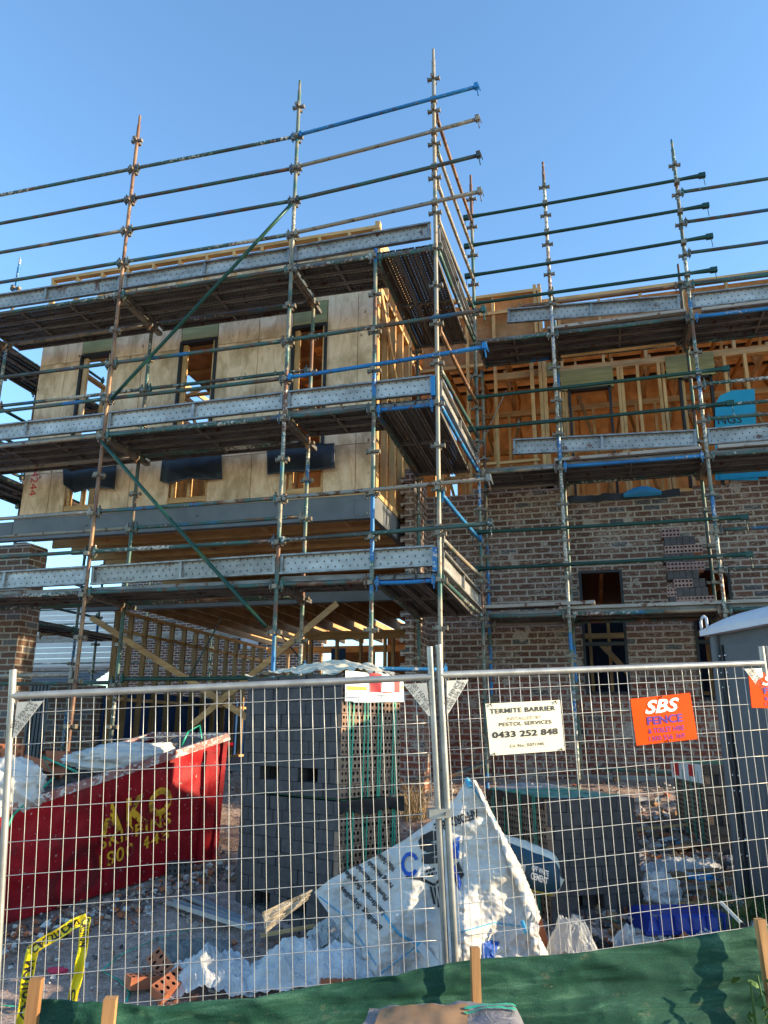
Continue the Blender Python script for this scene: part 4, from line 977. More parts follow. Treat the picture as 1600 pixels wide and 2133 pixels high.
# bricks stacked on the right scaffold deck
ROWN = ['bottom', 'second', 'third', 'fourth', 'fifth', 'sixth', 'seventh', 'eighth', 'topmost']
_brc = {}
def BRL(q_, j, seq, xx):
    k = (j, 'c' if q_[0] == 'c' else 'g'); _brc[k] = _brc.get(k, 0) + 1
    tot = sum(1 for s_ in seq if (s_[0] == 'c') == (q_[0] == 'c')); kd = 'cored mauve brick' if q_[0] == 'c' else 'grey brick'
    pos = '' if tot == 1 else ', ' + ['first', 'second', 'third', 'fourth', 'fifth'][_brc[k] - 1] + ' from left'
    return '%s, %s row of the pile on the deck%s' % (kd, ROWN[j], pos)
SX = Vector((2.46, 2.62, TR[13] + .15)); rowsp = [(0, 6, 'm'), (0, 6, 'g'), (1, 4, 'c'), (0, 5, 'g'), (0, 5, 'c'), (0, 5, 'g'), (0, 5, 'c'), (0, 5, 'g'), (0, 3, 'c')]
k = 0
for j, (a_, n_, t_) in enumerate(rowsp):
    z = SX.z + j * .112
    cx = SX.x + .0
    i = 0
    xx = cx + R.uniform(-.02, .02)
    seq = {'m': ['g', 'c', 'c'], 'g': ['g'] * 5, 'c': ['c', 'c']}[t_] if j != 8 else ['c']
    if j == 2: xx += .08; seq = ['c', 'g', 'g']
    if j == 1: seq = ['c1'] + ['g'] * 5
    for q_ in seq:
        w_ = .075 if q_ == 'g' else .23
        if q_ == 'c1': w_ = .12
        mb = MB(); P = Vector((xx, SX.y + R.uniform(-.01, .01), z))
        if q_ == 'g': mb.box2(P, P + Vector((w_ - .004, .23, .108)))
        else:
            mb.box2(P + Vector((0, .012, 0)), P + Vector((w_ - .004, .076, .108))); core_cell(mb, P, Vector((1, 0, 0)), Vector((0, 0, 1)), Vector((0, -1, 0)), 0, 0, w_ - .004, .108, .012, ncol=5 if w_ > .2 else 3)
            if w_ > .2: mb.box2(P + Vector((0, .08, 0)), P + Vector((w_ - .004, .23, .106)))
        o = mb.build('brick', [M_GREYB if q_ == 'g' else mottled('mauve_brick_face', (.24, .155, .135), (.32, .215, .19), 12, .9) if not D.materials.get('mauve_brick_face') else D.materials['mauve_brick_face'], M_HOLE])
        tag(o, BRL(q_, j, seq, xx), 'brick', 'bricks piled on the scaffold deck'); xx += w_

# ------------------------------------------------------------------ red skip
def skip():
    FR, NL = ground_at(450, 1788), ground_at(12, 1925)
    a = (NL - FR); a.z = 0; a.normalize(); n = Vector((-a.y, a.x, 0)); n = n if n.dot(CP - FR) > 0 else -n; b = -n
    tilt = 0
    TRp = at_plane(474, 1534, FR + n * .02, n); BR = at_plane(450, 1788, FR, n); BL = at_plane(12, 1925, FR, n); TL = at_plane(-6, 1693, FR + n * .02, n)
    r = empty('skip_bin', FR, 'battered red skip bin with yellow lettering, heaped with rubble and white bags', 'skip bin')
    Wd = 1.55
    mb = MB(); t = b * .03
    def plate(q, th): 
        mb.add(q + [p + th for p in q], [(0, 1, 2, 3), (7, 6, 5, 4), (0, 4, 5, 1), (1, 5, 6, 2), (2, 6, 7, 3), (3, 7, 4, 0)])
    nx, ny = 30, 12
    def side(u, v, off=0.):
        p0 = BL.lerp(BR, u); p1 = TL.lerp(TRp, u); p = p0.lerp(p1, v)
        return p + n * (off + .030 * fbm(u * 4, v * 2.5, 6) + .010 * fbm(u * 13, v * 7, 2) + .008 * crease(u * 6, v * 3, 3, 2))
    mb.grid(side, 60, 24); 
    mb.grid(lambda u, v: side(u, v) + t, 4, 2, flip=True)
    B2, T2 = b * Wd, b * Wd
    for P_, Q_ in ((BR, TRp), (BL, TL)): plate([P_, Q_, Q_ + T2, P_ + B2], (a if P_ is BL else -a) * -.02)
    plate([BL + B2, TL + T2, TRp + T2, BR + B2], b * .03); plate([BL, BR, BR + B2, BL + B2], Vector((0, 0, .02)))
    o = mb.build('skip_body', M_RED, r)
    mb = MB()
    for P_, Q_ in ((TL, TRp), (TL + T2, TRp + T2), (TL, TL + T2), (TRp, TRp + T2)): mb.bar(P_, Q_, .07, .07)
    mb.build('rim', M_REDRIM, r)
    mb = MB()
    for u in (.42, .72, .9): mb.bar(side(u, .02, .02), side(u, .93, .02), .045, .03, n)
    mb.bar(side(.985, 0, .01), side(.985, 1, .01), .05, .03, n); mb.build('stiffener', M_RED, r)
    mb = MB(); mb.tube(side(1.0, .93, -.05), side(1.0, .93, .0) - a * .07, .022, 8); mb.build('lifting_lug', M_RED, r)
    mb = MB(); 
    def T(px0, px1, y0l, y0r, y1l, y1r):
        def fn(x, y):
            u_ = px0 + (px1 - px0) * x; lo = y0l + (y0r - y0l) * x; hi = y1l + (y1r - y1l) * x
            p = at_plane(u_, lo + (hi - lo) * y, FR, n); return p + n * .056
        return fn
    put_text(mb, 'AKO', T(203, 352, 1745, 1690, 1680, 1632), 0, 1, 0, 1, bold=.045, spacing=1.35)
    put_text(mb, 'SKIPBINS', T(202, 350, 1770, 1715, 1742, 1690), 0, 1, 0, 1, bold=.02, spacing=1.1)
    put_text(mb, '1800 448', T(202, 346, 1812, 1745, 1780, 1722), 0, 1, 0, 1, bold=.015, spacing=1.15)
    mb.build('lettering', M_YEL, r)
    # rubble inside
    mb = MB()
    def fill(u, v):
        p = TL.lerp(TRp, .02 + .96 * u) + b * (.05 + (Wd - .1) * v); p.z += -.10 + .22 * math.sin(math.pi * v) * (1 - .5 * u) + .05 * fbm(u * 9, v * 7, 3); return p
    mb.grid(fill, 40, 30); o = mb.build('rubble', mottled('skip_rubble', (.09, .055, .045), (.24, .20, .18), 18, .95, spots=(.5, .47, .43), spotsc=25, spotat=.62, bump=.8, bd=.03)); tag(o, 'broken mortar and dirt heaped inside the red skip', 'rubble', kind='stuff')
    return a, b, n, TL, TRp
SK = skip()

def lump(name, mat, c, rx, ry, rz, seed, label, cat, group=None, amp=.25, fq=1.6, rzrot=0., parent=None, cut=None):
    """a crumpled closed body: rx across, ry deep, rz high, resting at c"""
    mb = MB(); nu, nv = 90, 54; M = Matrix.Rotation(rzrot, 3, 'Z')
    def fn(u, v):
        th = 2 * math.pi * u; ph = math.pi * (v - .5) * .998; d = Vector((math.cos(ph) * math.cos(th), math.cos(ph) * math.sin(th), math.sin(ph)))
        f = 1 + amp * (.8 * fbm(d.x * fq + seed, d.y * fq, d.z * fq, 3) + .42 * crease(d.x * fq + d.z, d.y * fq + d.z * fq, seed, 3) - .4)
        p = M @ Vector((d.x * rx * f, d.y * ry * f, d.z * rz * f)); p = p + Vector(c); p.z += rz * .8
        return p
    mb.grid(fn, nu, nv); o = mb.build(name, mat, parent)
    if parent is None: tag(o, label, cat, group)
    return o
a, b, n, TLs, TRs = SK
P = TLs.lerp(TRs, .05) + b * .25; lump('rubbish_bag', M_BAG, P + Vector((0, 0, -.05)), .38, .28, .24, 3, 'white woven bag bulging over the near end of the red skip', 'bag', 'white bags in the skip', .3)
P = TLs.lerp(TRs, .58) + b * .22; lump('rubbish_bag', M_BAG, P + Vector((0, 0, -.06)), .60, .20, .14, 8, 'long flat white bag lying along the rim of the red skip', 'bag', 'white bags in the skip', .3, rzrot=math.atan2(a.y, a.x))
for k, (u_, bb, rz_) in enumerate(((.25, .55, .3), (.36, .62, 1.2), (.12, .75, .8))):
    P = TLs.lerp(TRs, u_) + b * bb + Vector((0, 0, .18))
    mb = MB(); rt = Euler((.3 + .2 * k, .25 - .2 * k, rz_)).to_matrix()
    mb.grid(lambda u, v: P + rt @ Vector((.42 * (u - .5), .32 * (v - .5), .035 * math.cos(v * 9.4) )), 6, 16); mb.grid(lambda u, v: P + rt @ Vector((.42 * (u - .5), .32 * (v - .5), -.014 + .035 * math.cos(v * 9.4))), 6, 16, flip=True)
    tag(mb.build('roof_tile', M_TERRA), ['brown roof tile catching the sun on the skip heap', 'roof tile tipped steeply in the middle of the skip heap', 'roof tile at the far side of the skip heap'][k], 'roof tile', 'broken roof tiles in the skip')
P = TLs.lerp(TRs, .16) + b * .95 + Vector((0, 0, .22))
loose_brick(P, .4, 0, M_TERRA, 'lower orange hollow brick at the left end of the skip heap', 'hollow bricks on the skip', 1.57, s=1.2)
loose_brick(P + Vector((.0, 0, .14)), .5, 0, M_TERRA, 'upper orange hollow brick at the left end of the skip heap', 'hollow bricks on the skip', 1.57, s=1.2)
def ribbon(name, mat, pts, w, label, cat, parent=None, up=None, twist=None, group=None):
    mb = MB(); L_ = []
    for i, p in enumerate(pts):
        t = (pts[min(i+1, len(pts)-1)] - pts[max(i-1, 0)]).normalized(); 
        s_ = (up if up is not None else Vector((0, 0, 1))); d = t.cross(s_)
        d = d.normalized() if d.length > .05 else Vector((1, 0, 0)); 
        if twist: d = (Matrix.Rotation(twist[i], 3, t) @ d)
        L_.append((p - d * w / 2, p + d * w / 2))
    for (a0, a1), (b0, b1) in zip(L_, L_[1:]): mb.add([a0, a1, b1, b0], [(0, 1, 2, 3)], True)
    o = mb.build(name, mat, parent); s = o.modifiers.new('t', 'SOLIDIFY'); s.thickness = .0012
    if parent is None: tag(o, label, cat, group)
    return o
q0 = TLs + b * .1 + Vector((0, 0, .03))
ribbon('green_strapping', M_STRAP, [TLs.lerp(TRs, .02) + n * .06 - Vector((0,0,.25)), TLs.lerp(TRs, .05) + n * .06 - Vector((0,0,.05)), TLs.lerp(TRs, .12) + n * .05 + Vector((0, 0, .05)), TLs.lerp(TRs, .22) + b * .1 + Vector((0, 0, .12)), TLs.lerp(TRs, .20) + b * .3 + Vector((0, 0, .3)), TLs.lerp(TRs, .33) + b * .12 + Vector((0, 0, .08))], .02, 'green strapping looped over the near rim of the red skip', 'strap', group='loose green strapping', up=n)
ribbon('green_strapping', M_STRAP, [TLs.lerp(TRs, .84) + b * .3 + Vector((0, 0, .0)), TLs.lerp(TRs, .87) + b * .3 + Vector((0, 0, .12)), TLs.lerp(TRs, .93) + b * .3 + Vector((0, 0, .15)), TLs.lerp(TRs, .92) + b * .2 + Vector((0, 0, .0))], .02, 'green strapping loop sticking up at the far end of the skip', 'strap', group='loose green strapping', up=n)

# ------------------------------------------------------------------ big white bulk bag
ROW = [(1622, 970, 980), (1640, 962, 992), (1660, 950, 1003), (1700, 912, 1020), (1750, 842, 1040), (1790, 770, 1056), (1830, 690, 1074), (1858, 654, 1088), (1880, 668, 1098), (1930, 705, 1124), (1960, 728, 1120), (2000, 762, 1134), (2040, 788, 1142), (2100, 820, 1152)]
def bag_px(u, v):
    y = 1622 + (2100 - 1622) * v
    for (y0, l0, r0), (y1, l1, r1) in zip(ROW, ROW[1:]):
        if y <= y1 + 1e-6: f = (y - y0) / (y1 - y0); return (l0 + (l1 - l0) * f + ((r0 + (r1 - r0) * f) - (l0 + (l1 - l0) * f)) * u, y)
    return (ROW[-1][1] + (ROW[-1][2] - ROW[-1][1]) * u, ROW[-1][0])
def bag_D(px, py):
    v = (py - 1622) / 478
    d = 5.35 - .62 * v
    d += .0016 * abs(px - (965 - 20 * v)) * ((-.35 * min(1, max(0, (1880 - py) / 60))) if px > 965 else .62)
    d -= .16 * math.exp(-((px - 960) / 45) ** 2) * v
    d -= .13 * math.exp(-((px - 840 + (py - 1860) * .3) / 36) ** 2) * math.exp(-((py - 1880) / 90) ** 2)
    x, y = px / 60, py / 60
    amp = .25 + .75 * (1 if py > 1850 and px > 800 else 0) * min(1, (py - 1850) / 60 if py > 1850 else 0)
    q_ = 1
    th = math.atan2(px - 972, py - 1560); d -= .020 * math.sin(th * 13 + 3.5 * fbm(px / 80, py / 80, 2)) * min(1, v * 2); cw_ = min(1, max(0, (py - 1800) / 90)) * min(1, max(0, (px - 840) / 40)); d -= (.006 + .030 * cw_) * crease(px / 130, py / 130, 4, 4 if cw_ > .5 else 3)
    rg = q_ * abs(fbm(x * .8 + y * .4, y * 1.0 - x * .3, 3, 4)); rg2 = abs(fbm(x * 3.1 + y, y * 2.5, 7, 3))
    d -= .040 * rg + (.006 * rg2 + .006 * rg) * amp
    d -= .02 * math.sin((px * .9 + py * .45) / 21)
    return d
def bag_at(px, py, off=0.): return at(px, py, Dp=bag_D(px, py) - off)
def bulk_bag():
    r = empty('bulk_bag', ground_at(950, 2080), 'big white woven bulk bag with black and blue printing slumped behind the mesh fence', 'bulk bag')
    mb = MB(); nu, nv = 200, 200
    edge = lambda u, v: max(0, min(1, min(u, 1 - u) * 9, v * 14)) 
    mb.grid(lambda u, v: bag_at(*bag_px(u, v)) , nu, nv)
    mb.grid(lambda u, v: at(*bag_px(u, v), Dp=bag_D(*bag_px(u, v)) + .012 + .40 * edge(u, v) ** .5), 40, 40, flip=True)
    o = mb.build('bag_fabric', M_BAG, r)
    # frayed sunlit flap on the right, seams, straps
    mb = MB()
    FL = [(1625, 985, 990), (1700, 1018, 1028), (1745, 1040, 1052), (1800, 1058, 1082), (1860, 1082, 1108), (1900, 1092, 1122), (1915, 1096, 1126), (1930, 1100, 1114), (1990, 1112, 1142)]
    def flap_(u, v):
        y = 1625 + 365 * v
        for (y0, l0, r0), (y1, l1, r1) in zip(FL, FL[1:]):
            if y <= y1 + 1e-6: f = (y - y0) / (y1 - y0); x = l0 + (l1 - l0) * f + ((r0 + (r1 - r0) * f) - (l0 + (l1 - l0) * f)) * u; break
        return at(x + (3 * fbm(y / 6, 1, 1) if u > .9 else 0), y, Dp=bag_D(min(x, 1085), y) - .03 - .05 * math.sin(u * 3) + .015 * math.sin(y / 5 + u * 4) + .12 * u)
    mb.grid(flap_, 14, 120); fo = mb.build('side_flap', M_BAG, r); fo.modifiers.new('t', 'SOLIDIFY').thickness = .004
    mb = MB()
    def seam(pts, w=.006):
        ps = []
        for (x0, y0), (x1, y1) in zip(pts, pts[1:]):
            for k in range(10): ps.append(bag_at(x0 + (x1 - x0) * k / 10, y0 + (y1 - y0) * k / 10, .004))
        mb.path(ps, w, 5)
    seam([(975, 1624), (985, 1640), (1018, 1690), (1034, 1712)], .006); seam([(665, 1868), (720, 1910), (790, 2020)], .004); seam([(958, 1942), (1030, 1922), (1090, 1930)], .004); seam([(790, 2030), (850, 1985), (870, 1968)], .004)
    seam([(800, 1905), (830, 1945), (870, 1968)], .008)
    mb.tube(bag_at(972, 1622, .01), bag_at(980, 1640, .01), .016, 8); mb.tube(bag_at(1088, 1920, .06), bag_at(1096, 1942, .06), .014, 8); mb.box(bag_at(872, 1972, .02), (.03, .03, .06))
    mb.build('blue_seam', M_BAGB, r)
    mb = MB(); ps = [bag_at(x, y, .03) for x, y in ((874, 1968), (900, 2000), (930, 2035), (945, 2060))]
    for p, q in zip(ps, ps[1:]): mb.bar(p, q, .05, .006, (0, -1, .3))
    mb.build('carry_strap', M_BAG, r)
    # printing
    def T(start, end, h):
        sx, sy = start; ex, ey = end; dx, dy = ex - sx, ey - sy; L_ = math.hypot(dx, dy); ux, uy = dy / L_ * h, -dx / L_ * h
        return lambda x, y: bag_at(sx + dx * x + ux * y, sy + dy * x + uy * y, .007)
    mb = MB()
    for txt, s, e, h in (('Building Supplies', (800, 1928), (716, 1843), 15), ('Landscape Supplies', (806, 1898), (722, 1806), 15), ('Plumbing Materials', (812, 1868), (748, 1796), 14), ('Paving Materials', (822, 1842), (772, 1790), 13), ('White Pebbles', (826, 1808), (790, 1775), 12), ('AFFORDABLE', (993, 1684), (902, 1716), 20)):
        put_text(mb, txt, T(s, e, h), 0, 1, 0, 1, bold=.03)
    def poly(pts, o_=.007):
        c = (sum(p[0] for p in pts) / len(pts), sum(p[1] for p in pts) / len(pts)); vs = [bag_at(*c, o_)] 
        den = []
        for p, q in zip(pts, pts[1:] + pts[:1]): den += [(p[0] + (q[0] - p[0]) * k / 4, p[1] + (q[1] - p[1]) * k / 4) for k in range(4)]
        rings = []
        for f in (1., .66, .33): rings.append([bag_at(c[0] + (x - c[0]) * f, c[1] + (y - c[1]) * f, o_) for x, y in den])
        N = len(den); vs += [p for g_ in rings for p in g_]; fs = []
        for k in range(N):
            k1 = (k + 1) % N; fs += [(1 + k, 1 + k1, 1 + N + k1, 1 + N + k), (1 + N + k, 1 + N + k1, 1 + 2*N + k1, 1 + 2*N + k), (1 + 2*N + k, 1 + 2*N + k1, 0)]
        mb.add(vs, fs)
    poly([(871, 1752), (880, 1740), (900, 1730), (918, 1733), (919, 1748), (886, 1756), (888, 1766), (919, 1757), (919, 1772), (890, 1776), (876, 1768)])
    poly([(879, 1780), (893, 1778), (918, 1772), (919, 1778), (893, 1784), (893, 1791), (919, 1787), (919, 1798), (885, 1800), (878, 1794)])
    poly([(845, 1824), (880, 1828), (905, 1841), (903, 1846), (878, 1833), (846, 1828)]); poly([(903, 1842), (921, 1824), (923, 1829), (906, 1847)])
    for x, y in ((887, 1812), (894, 1810), (901, 1808), (891, 1820), (898, 1818), (905, 1816)): poly([(x, y), (x + 5, y - 1), (x + 5, y + 5), (x, y + 6)])
    for x, y, l in ((895, 1846, 38), (903, 1848, 42), (911, 1846, 48)): poly([(x, y), (x + 4, y), (x + 13, y + l), (x + 8, y + l)])
    poly([(948, 1800), (956, 1795), (967, 1822), (960, 1832)]); poly([(940, 1812), (944, 1812), (957, 1852), (952, 1848)])
    mb.build('black_print', M_INK, r)
    mb = MB(); poly([(938, 1760), (952, 1745), (958, 1742), (956, 1790), (940, 1788)]); poly([(943, 1805), (949, 1802), (962, 1838), (958, 1856), (950, 1842)])
    for k in range(10):
        t0, t1 = 2 * math.pi * k / 12 + .6, 2 * math.pi * (k + 1) / 12 + .6; c = (854, 1800); f = lambda t, r_: (c[0] + r_ * math.cos(t) * .72, c[1] + r_ * math.sin(t))
        poly([f(t0, 26), f(t1, 26), f(t1, 17), f(t0, 17)])
    poly([(1005, 1965), (1022, 1958), (1040, 1962), (1030, 2000), (1005, 1998)])
    mb.build('blue_print', M_INKB, r)
bulk_bag()
def heap(name, mat, poly_px, D0, D1, seed, label, cat, amp=.08, group=None, h=.25):
    """crumpled sheet lying on the ground inside a pixel quad (l, r, top, bottom)"""
    l, r_, t, b_ = poly_px; mb = MB()
    def fn(u, v):
        e = min(u, 1 - u) * 5; w = 1 if e > 1 else e; wob = 14 * fbm(v * 3, seed, 1)
        x = l + (r_ - l) * u + wob; y = b_ + (t - b_) * v + 10 * fbm(u * 4, seed, 5)
        P = ground_at(x, b_ + (t + h * 260 - b_) * v); z = gz(P.x, P.y)
        zz = h * math.sin(math.pi * min(1, max(0, u * .94 + .03))) ** .6 * (math.sin(math.pi * (v * .9 + .06)) ** .7)
        zz *= .62 + .5 * abs(fbm(u * 1.7 + seed, v * 1.3, 2, 3)) + .22 * crease(u * 2.4, v * 1.7, seed, 4); zz += amp * .30 * crease(u * 5 + v, v * 4 - u, seed + 3, 3) - .02
        return Vector((P.x, P.y, z + max(-.01, zz)))
    mb.grid(fn, 130, 80); o = mb.build(name, mat); tag(o, label, cat, group); return o
heap('plastic_sheet', M_FILM2, (500, 800, 1965, 2085), 0, 0, 3, 'crumpled milky plastic sheet heaped between the tall stack and the silt fence', 'plastic sheet', group='discarded plastic sheets', h=.26)
heap('plastic_sheet', M_FILM2, (350, 530, 1960, 2085), 0, 0, 9, 'torn pale plastic heap beside the two cored bricks', 'plastic sheet', group='discarded plastic sheets', h=.24)
heap('plastic_sheet', M_FILM, (690, 900, 1740, 1870), 0, 0, 5, 'clear bluish film draped behind the white bulk bag', 'plastic sheet', group='discarded plastic sheets', h=.42)
def sheet(name, mat, quad, label, cat, seed=1, amp=.02, thick=.002, group=None, n_=20):
    """quad: four (u, v, depth)"""
    Q = [at(u, v, Dp=d) for u, v, d in quad]; mb = MB(); nn = (Q[1] - Q[0]).cross(Q[3] - Q[0]).normalized()
    mb.grid(lambda u, v: Q[0].lerp(Q[1], u).lerp(Q[3].lerp(Q[2], u), v) + nn * amp * (fbm(u * 4 + seed, v * 4, 2) + .5 * math.sin(u * 9 + seed)), n_, n_)
    o = mb.build(name, mat); o.modifiers.new('t', 'SOLIDIFY').thickness = thick; tag(o, label, cat, group); return o
sheet('plastic_sheet', film_mat('brown_film', (.45, .38, .28), .7), [(545, 1900, 5.0), (655, 1850, 5.2), (640, 1875, 5.15), (552, 1945, 4.95)], 'twisted brown-tinted film hanging off the left corner of the bulk bag', 'plastic sheet', 4, .03, group='discarded plastic sheets')
lump('cement_bag', M_CEMW, ground_at(1100, 1925) + Vector((-.02, .35, .0)), .26, .18, .10, 5, 'lower pale cement bag showing yellow print, behind the bulk bag', 'cement bag', 'cement bags', .15)
def cement():
    c = at(1093, 1800, Dp=5.75); r = empty('cement_bag', c - Vector((0, 0, .2)), 'navy and yellow cement bag slumped against the low brick pack', 'cement bag', 'cement bags')
    rt = frame(c, (at(1150, 1822, Dp=5.75) - at(1040, 1780, Dp=5.9))).to_3x3()
    def bs(u, v, off=0.):
        th = math.pi * (u * 2 - 1); x = (v - .5) * .56; k = (1 - abs(2 * v - 1) ** 5) ** .5
        f = 1 + .10 * fbm(u * 3, v * 4, 5); return c + rt @ Vector((x + .02*math.sin(u*6), -math.cos(th) * (.12 * k + off) * f, math.sin(th) * (.15 * k + off) * f))
    mb = MB(); mb.grid(lambda u, v: bs(u, v), 40, 30); mb.build('bag_film', M_CEMW, r)
    mb = MB(); mb.grid(lambda u, v: bs(.34 + .30 * u, .12 + .86 * v, .004), 26, 26); p = mb.build('navy_print', M_CEMB, r)
    mb = MB(); mb.grid(lambda u, v: bs(.24 + .10 * u, .10 + .80 * v, .004), 12, 20); mb.grid(lambda u, v: bs(.40 + .24 * u, .03 + .09 * v, .003), 12, 8); mb.build('yellow_print', M_CEMY, r)
    mb = MB(); T = lambda x0, x1, y0, y1: (lambda x, y: bs(y0 + (y1 - y0) * y, x0 + (x1 - x0) * x, .008))
    put_text(mb, 'OFF WHITE', T(.62, .84, .50, .54), 0, 1, 0, 1, bold=.02); put_text(mb, 'CEMENT', T(.62, .84, .44, .49), 0, 1, 0, 1, bold=.03)
    put_text(mb, 'OFF WHITE', T(.16, .30, .46, .49), 0, 1, 0, 1, bold=.02); put_text(mb, 'CEMENT', T(.16, .30, .41, .45), 0, 1, 0, 1, bold=.03)
    for k in range(6): mb.grid(lambda u, v: bs(.46 + .06 * u, .47 + .012 * k + .006 * v, .007), 3, 1)
    mb.build('white_print', M_WHITE, r)
cement()
lump('cement_bag', M_CEMY, ground_at(1095, 1925) + Vector((0, .30, .17)), .20, .14, .07, 12, 'yellow printed cement bag between the pale and the navy one', 'cement bag', 'cement bags', .15)
loose_brick(ground_at(1122, 1975) + Vector((.0, .05, .10)), .3, 1.3, M_TERRA, 'red brick standing on end at the right foot of the bulk bag', 'loose cored bricks')

# ------------------------------------------------------------------ mesh fence
FA, FB, FC, FD = at(25, 1450, Dp=3.85), at(899, 1410, Dp=4.12), at(917, 1406, Dp=4.12), at(1590, 1381, Dp=4.68)
def fence_panel(A, B, label, ext=(.17, .17), plates=(1, 1), wob=0):
    ax = (B - A).normalized(); dn = Vector((.026, .0861, -.9962)).normalized(); h = -dn; n = ax.cross(h).normalized(); L = (B - A).length
    r = empty('temporary_fence', A + dn * 2.1, label, 'fence panel', 'steel mesh fence panels')
    for P, e, nm in ((A, ext[0], 'post'), (B, ext[1], 'post')):
        mb = MB(); mb.tube(P + h * e, P + dn * 2.12, .0175, 14); mb.build('post', M_GALV, r)
    mb = MB(); mb.tube(A, B, .0185, 14); mb.build('top_rail', M_GALV, r)
    mb = MB(); mb.tube(A + dn * 2.04, B + dn * 2.04, .0185, 12); mb.build('bottom_rail', M_GALV, r)
    mb = MB(); nv = int(L / .0615); s = (L - .06) / nv; rw = .0017; off = n * .012
    K = 13
    bend = lambda i, z: n * (.004 * fbm(i * .7, z * 2, wob)) + ax * (.0035 * fbm(i * .37 + wob, z * 1.3, 5)) + (ax * (.028 * math.exp(-((i - nv * .78) / .7) ** 2 - ((z - 1.72) / .14) ** 2)) if wob == 2 else Vector())
    for i in range(nv + 1):
        pts = [A + ax * (.03 + s * i) + dn * (2.03 * k / 40) + bend(i, 2.03 * k / 40) for k in range(41)] if True else 0
        mb.path(pts[::1] if (wob == 2 and abs(i - nv * .78) < 2.5) else pts[::5], rw, 4)
    for j in range(14):
        z = .085 + .15 * j
        mb.path([A + ax * (L * k / 12) + dn * (z + .004 * fbm(k * .6, j, wob)) + off * .3 for k in range(13)], rw, 4)
    mb.build('wire_mesh', M_WIRE, r)
    for k, (P, sgn) in enumerate(((A, 1), (B, -1))):
        if not plates[k]: continue
        mb = MB(); q = [P + ax * (.03 * sgn) + dn * .03, P + ax * (.155 * sgn) + dn * .03, P + ax * (.03 * sgn) + dn * .20, P + ax * (.02 * sgn) + dn * .20]
        mb.prism([p + n * .012 for p in q], n * .003); pl = mb.build('corner_plate', M_PLATE, r)
        d_ = (q[1] - q[2]).normalized() if sgn > 0 else (q[2] - q[1]).normalized(); up_ = n.cross(d_); up_ = up_ if up_.z > 0 else -up_
        st = q[2] if sgn > 0 else q[1]; mb = MB(); o_ = st + n * .0175
        ln = (q[1] - q[2]).length
        put_text(mb, 'SBS FENCE', lambda x, y: o_ + d_ * (ln * (.12 + .72 * x)) + up_ * (.030 + .022 * y) , 0, 1, 0, 1)
        put_text(mb, '1300 556 369', lambda x, y: o_ + d_ * (ln * (.10 + .76 * x)) + up_ * (.004 + .020 * y), 0, 1, 0, 1)
        mb.build('stamped_text', M_STAMP, pl)
    return r, n, ax
FP1, NF1, AX1 = fence_panel(FA, FB, 'left temporary fence panel, from the white-topped left post to the twin posts', (.13, .16), (1, 1), 1)
FP2, NF2, AX2 = fence_panel(FC, FD, 'right temporary fence panel carrying the termite barrier and orange signs', (.16, .10), (1, 1), 2)
E3 = FD + AX2 * .05 
fence_panel(E3, E3 + AX2 * 2.1 + Vector((0, 0, .06)), 'next fence panel, cut off by the right edge beside the toilet', (.1, .1), (1, 0), 3)
mb = MB(); c = at(915, 1693, Dp=(at_plane(915, 1693, FB, NF1) - CP).dot(Vector(MR[2])) - .005)
mb.box(c, (.115, .06, .045), Matrix((AX1, NF1, Vector((0, 0, 1)))).transposed()); mb.tube(c - NF1 * .0 + AX1 * .03 - Vector((0,0,0)) + NF1 * .02, c + NF1 * .055 + AX1 * .03, .008, 8)
tag(mb.build('fence_coupler', M_GALV), 'steel clamp bolted around the twin fence posts at mid height', 'clamp')
mb = MB()
for q_ in ((1015, 1462), (1160, 1462), (1176, 1562), (1023, 1574)):
    p = at_plane(q_[0], q_[1], FC, NF2)
# signs hung on the mesh
def sign(name, quad, mat, lines, label, tilt=.012, parent_n=None):
    n_ = -NF2 if NF2.dot(CP - FC) < 0 else NF2
    P = [at_plane(u, v, FC + n_ * tilt, NF2) for u, v in quad]      # tl, tr, br, bl
    r = empty(name, (P[2] + P[3]) / 2, label, 'sign', 'signs hung on the mesh fence')
    S = lambda x, y, o=0.: P[3].lerp(P[2], x).lerp(P[0].lerp(P[1], x), y) + n_ * (o + .004 * math.sin(x * 3.1) * math.sin(y * 3.1))
    mb = MB(); mb.grid(lambda u, v: S(u, v), 12, 8, False); b = mb.build('board', mat, r); sm = b.modifiers.new('t', 'SOLIDIFY'); sm.thickness = .004; sm.offset = 0
    grp = {}
    for txt, m, x0, x1, y0, y1, kw in lines: grp.setdefault(m.name, (m, MB()))[1]; put_text(grp[m.name][1], txt, lambda x, y: S(x0 + (x1 - x0) * x, y0 + (y1 - y0) * y, .0045), 0, 1, 0, 1, **kw)
    for m, b_ in grp.values(): b_.build('lettering', m, r)
    mb = MB()
    for x, y in ((.06, .98), (.93, .97), (.05, .03), (.95, .03)) if len(lines) > 4 else ((.5, .03), (.5, .98)): mb.tube(S(x, y, .008), S(x, y, -.02), .0035, 6); mb.tube(S(x, y + .02, .01), S(x + .01, y - .04, .01), .003, 6)
    mb.build('cable_tie', M_BLACK, r)
    return r
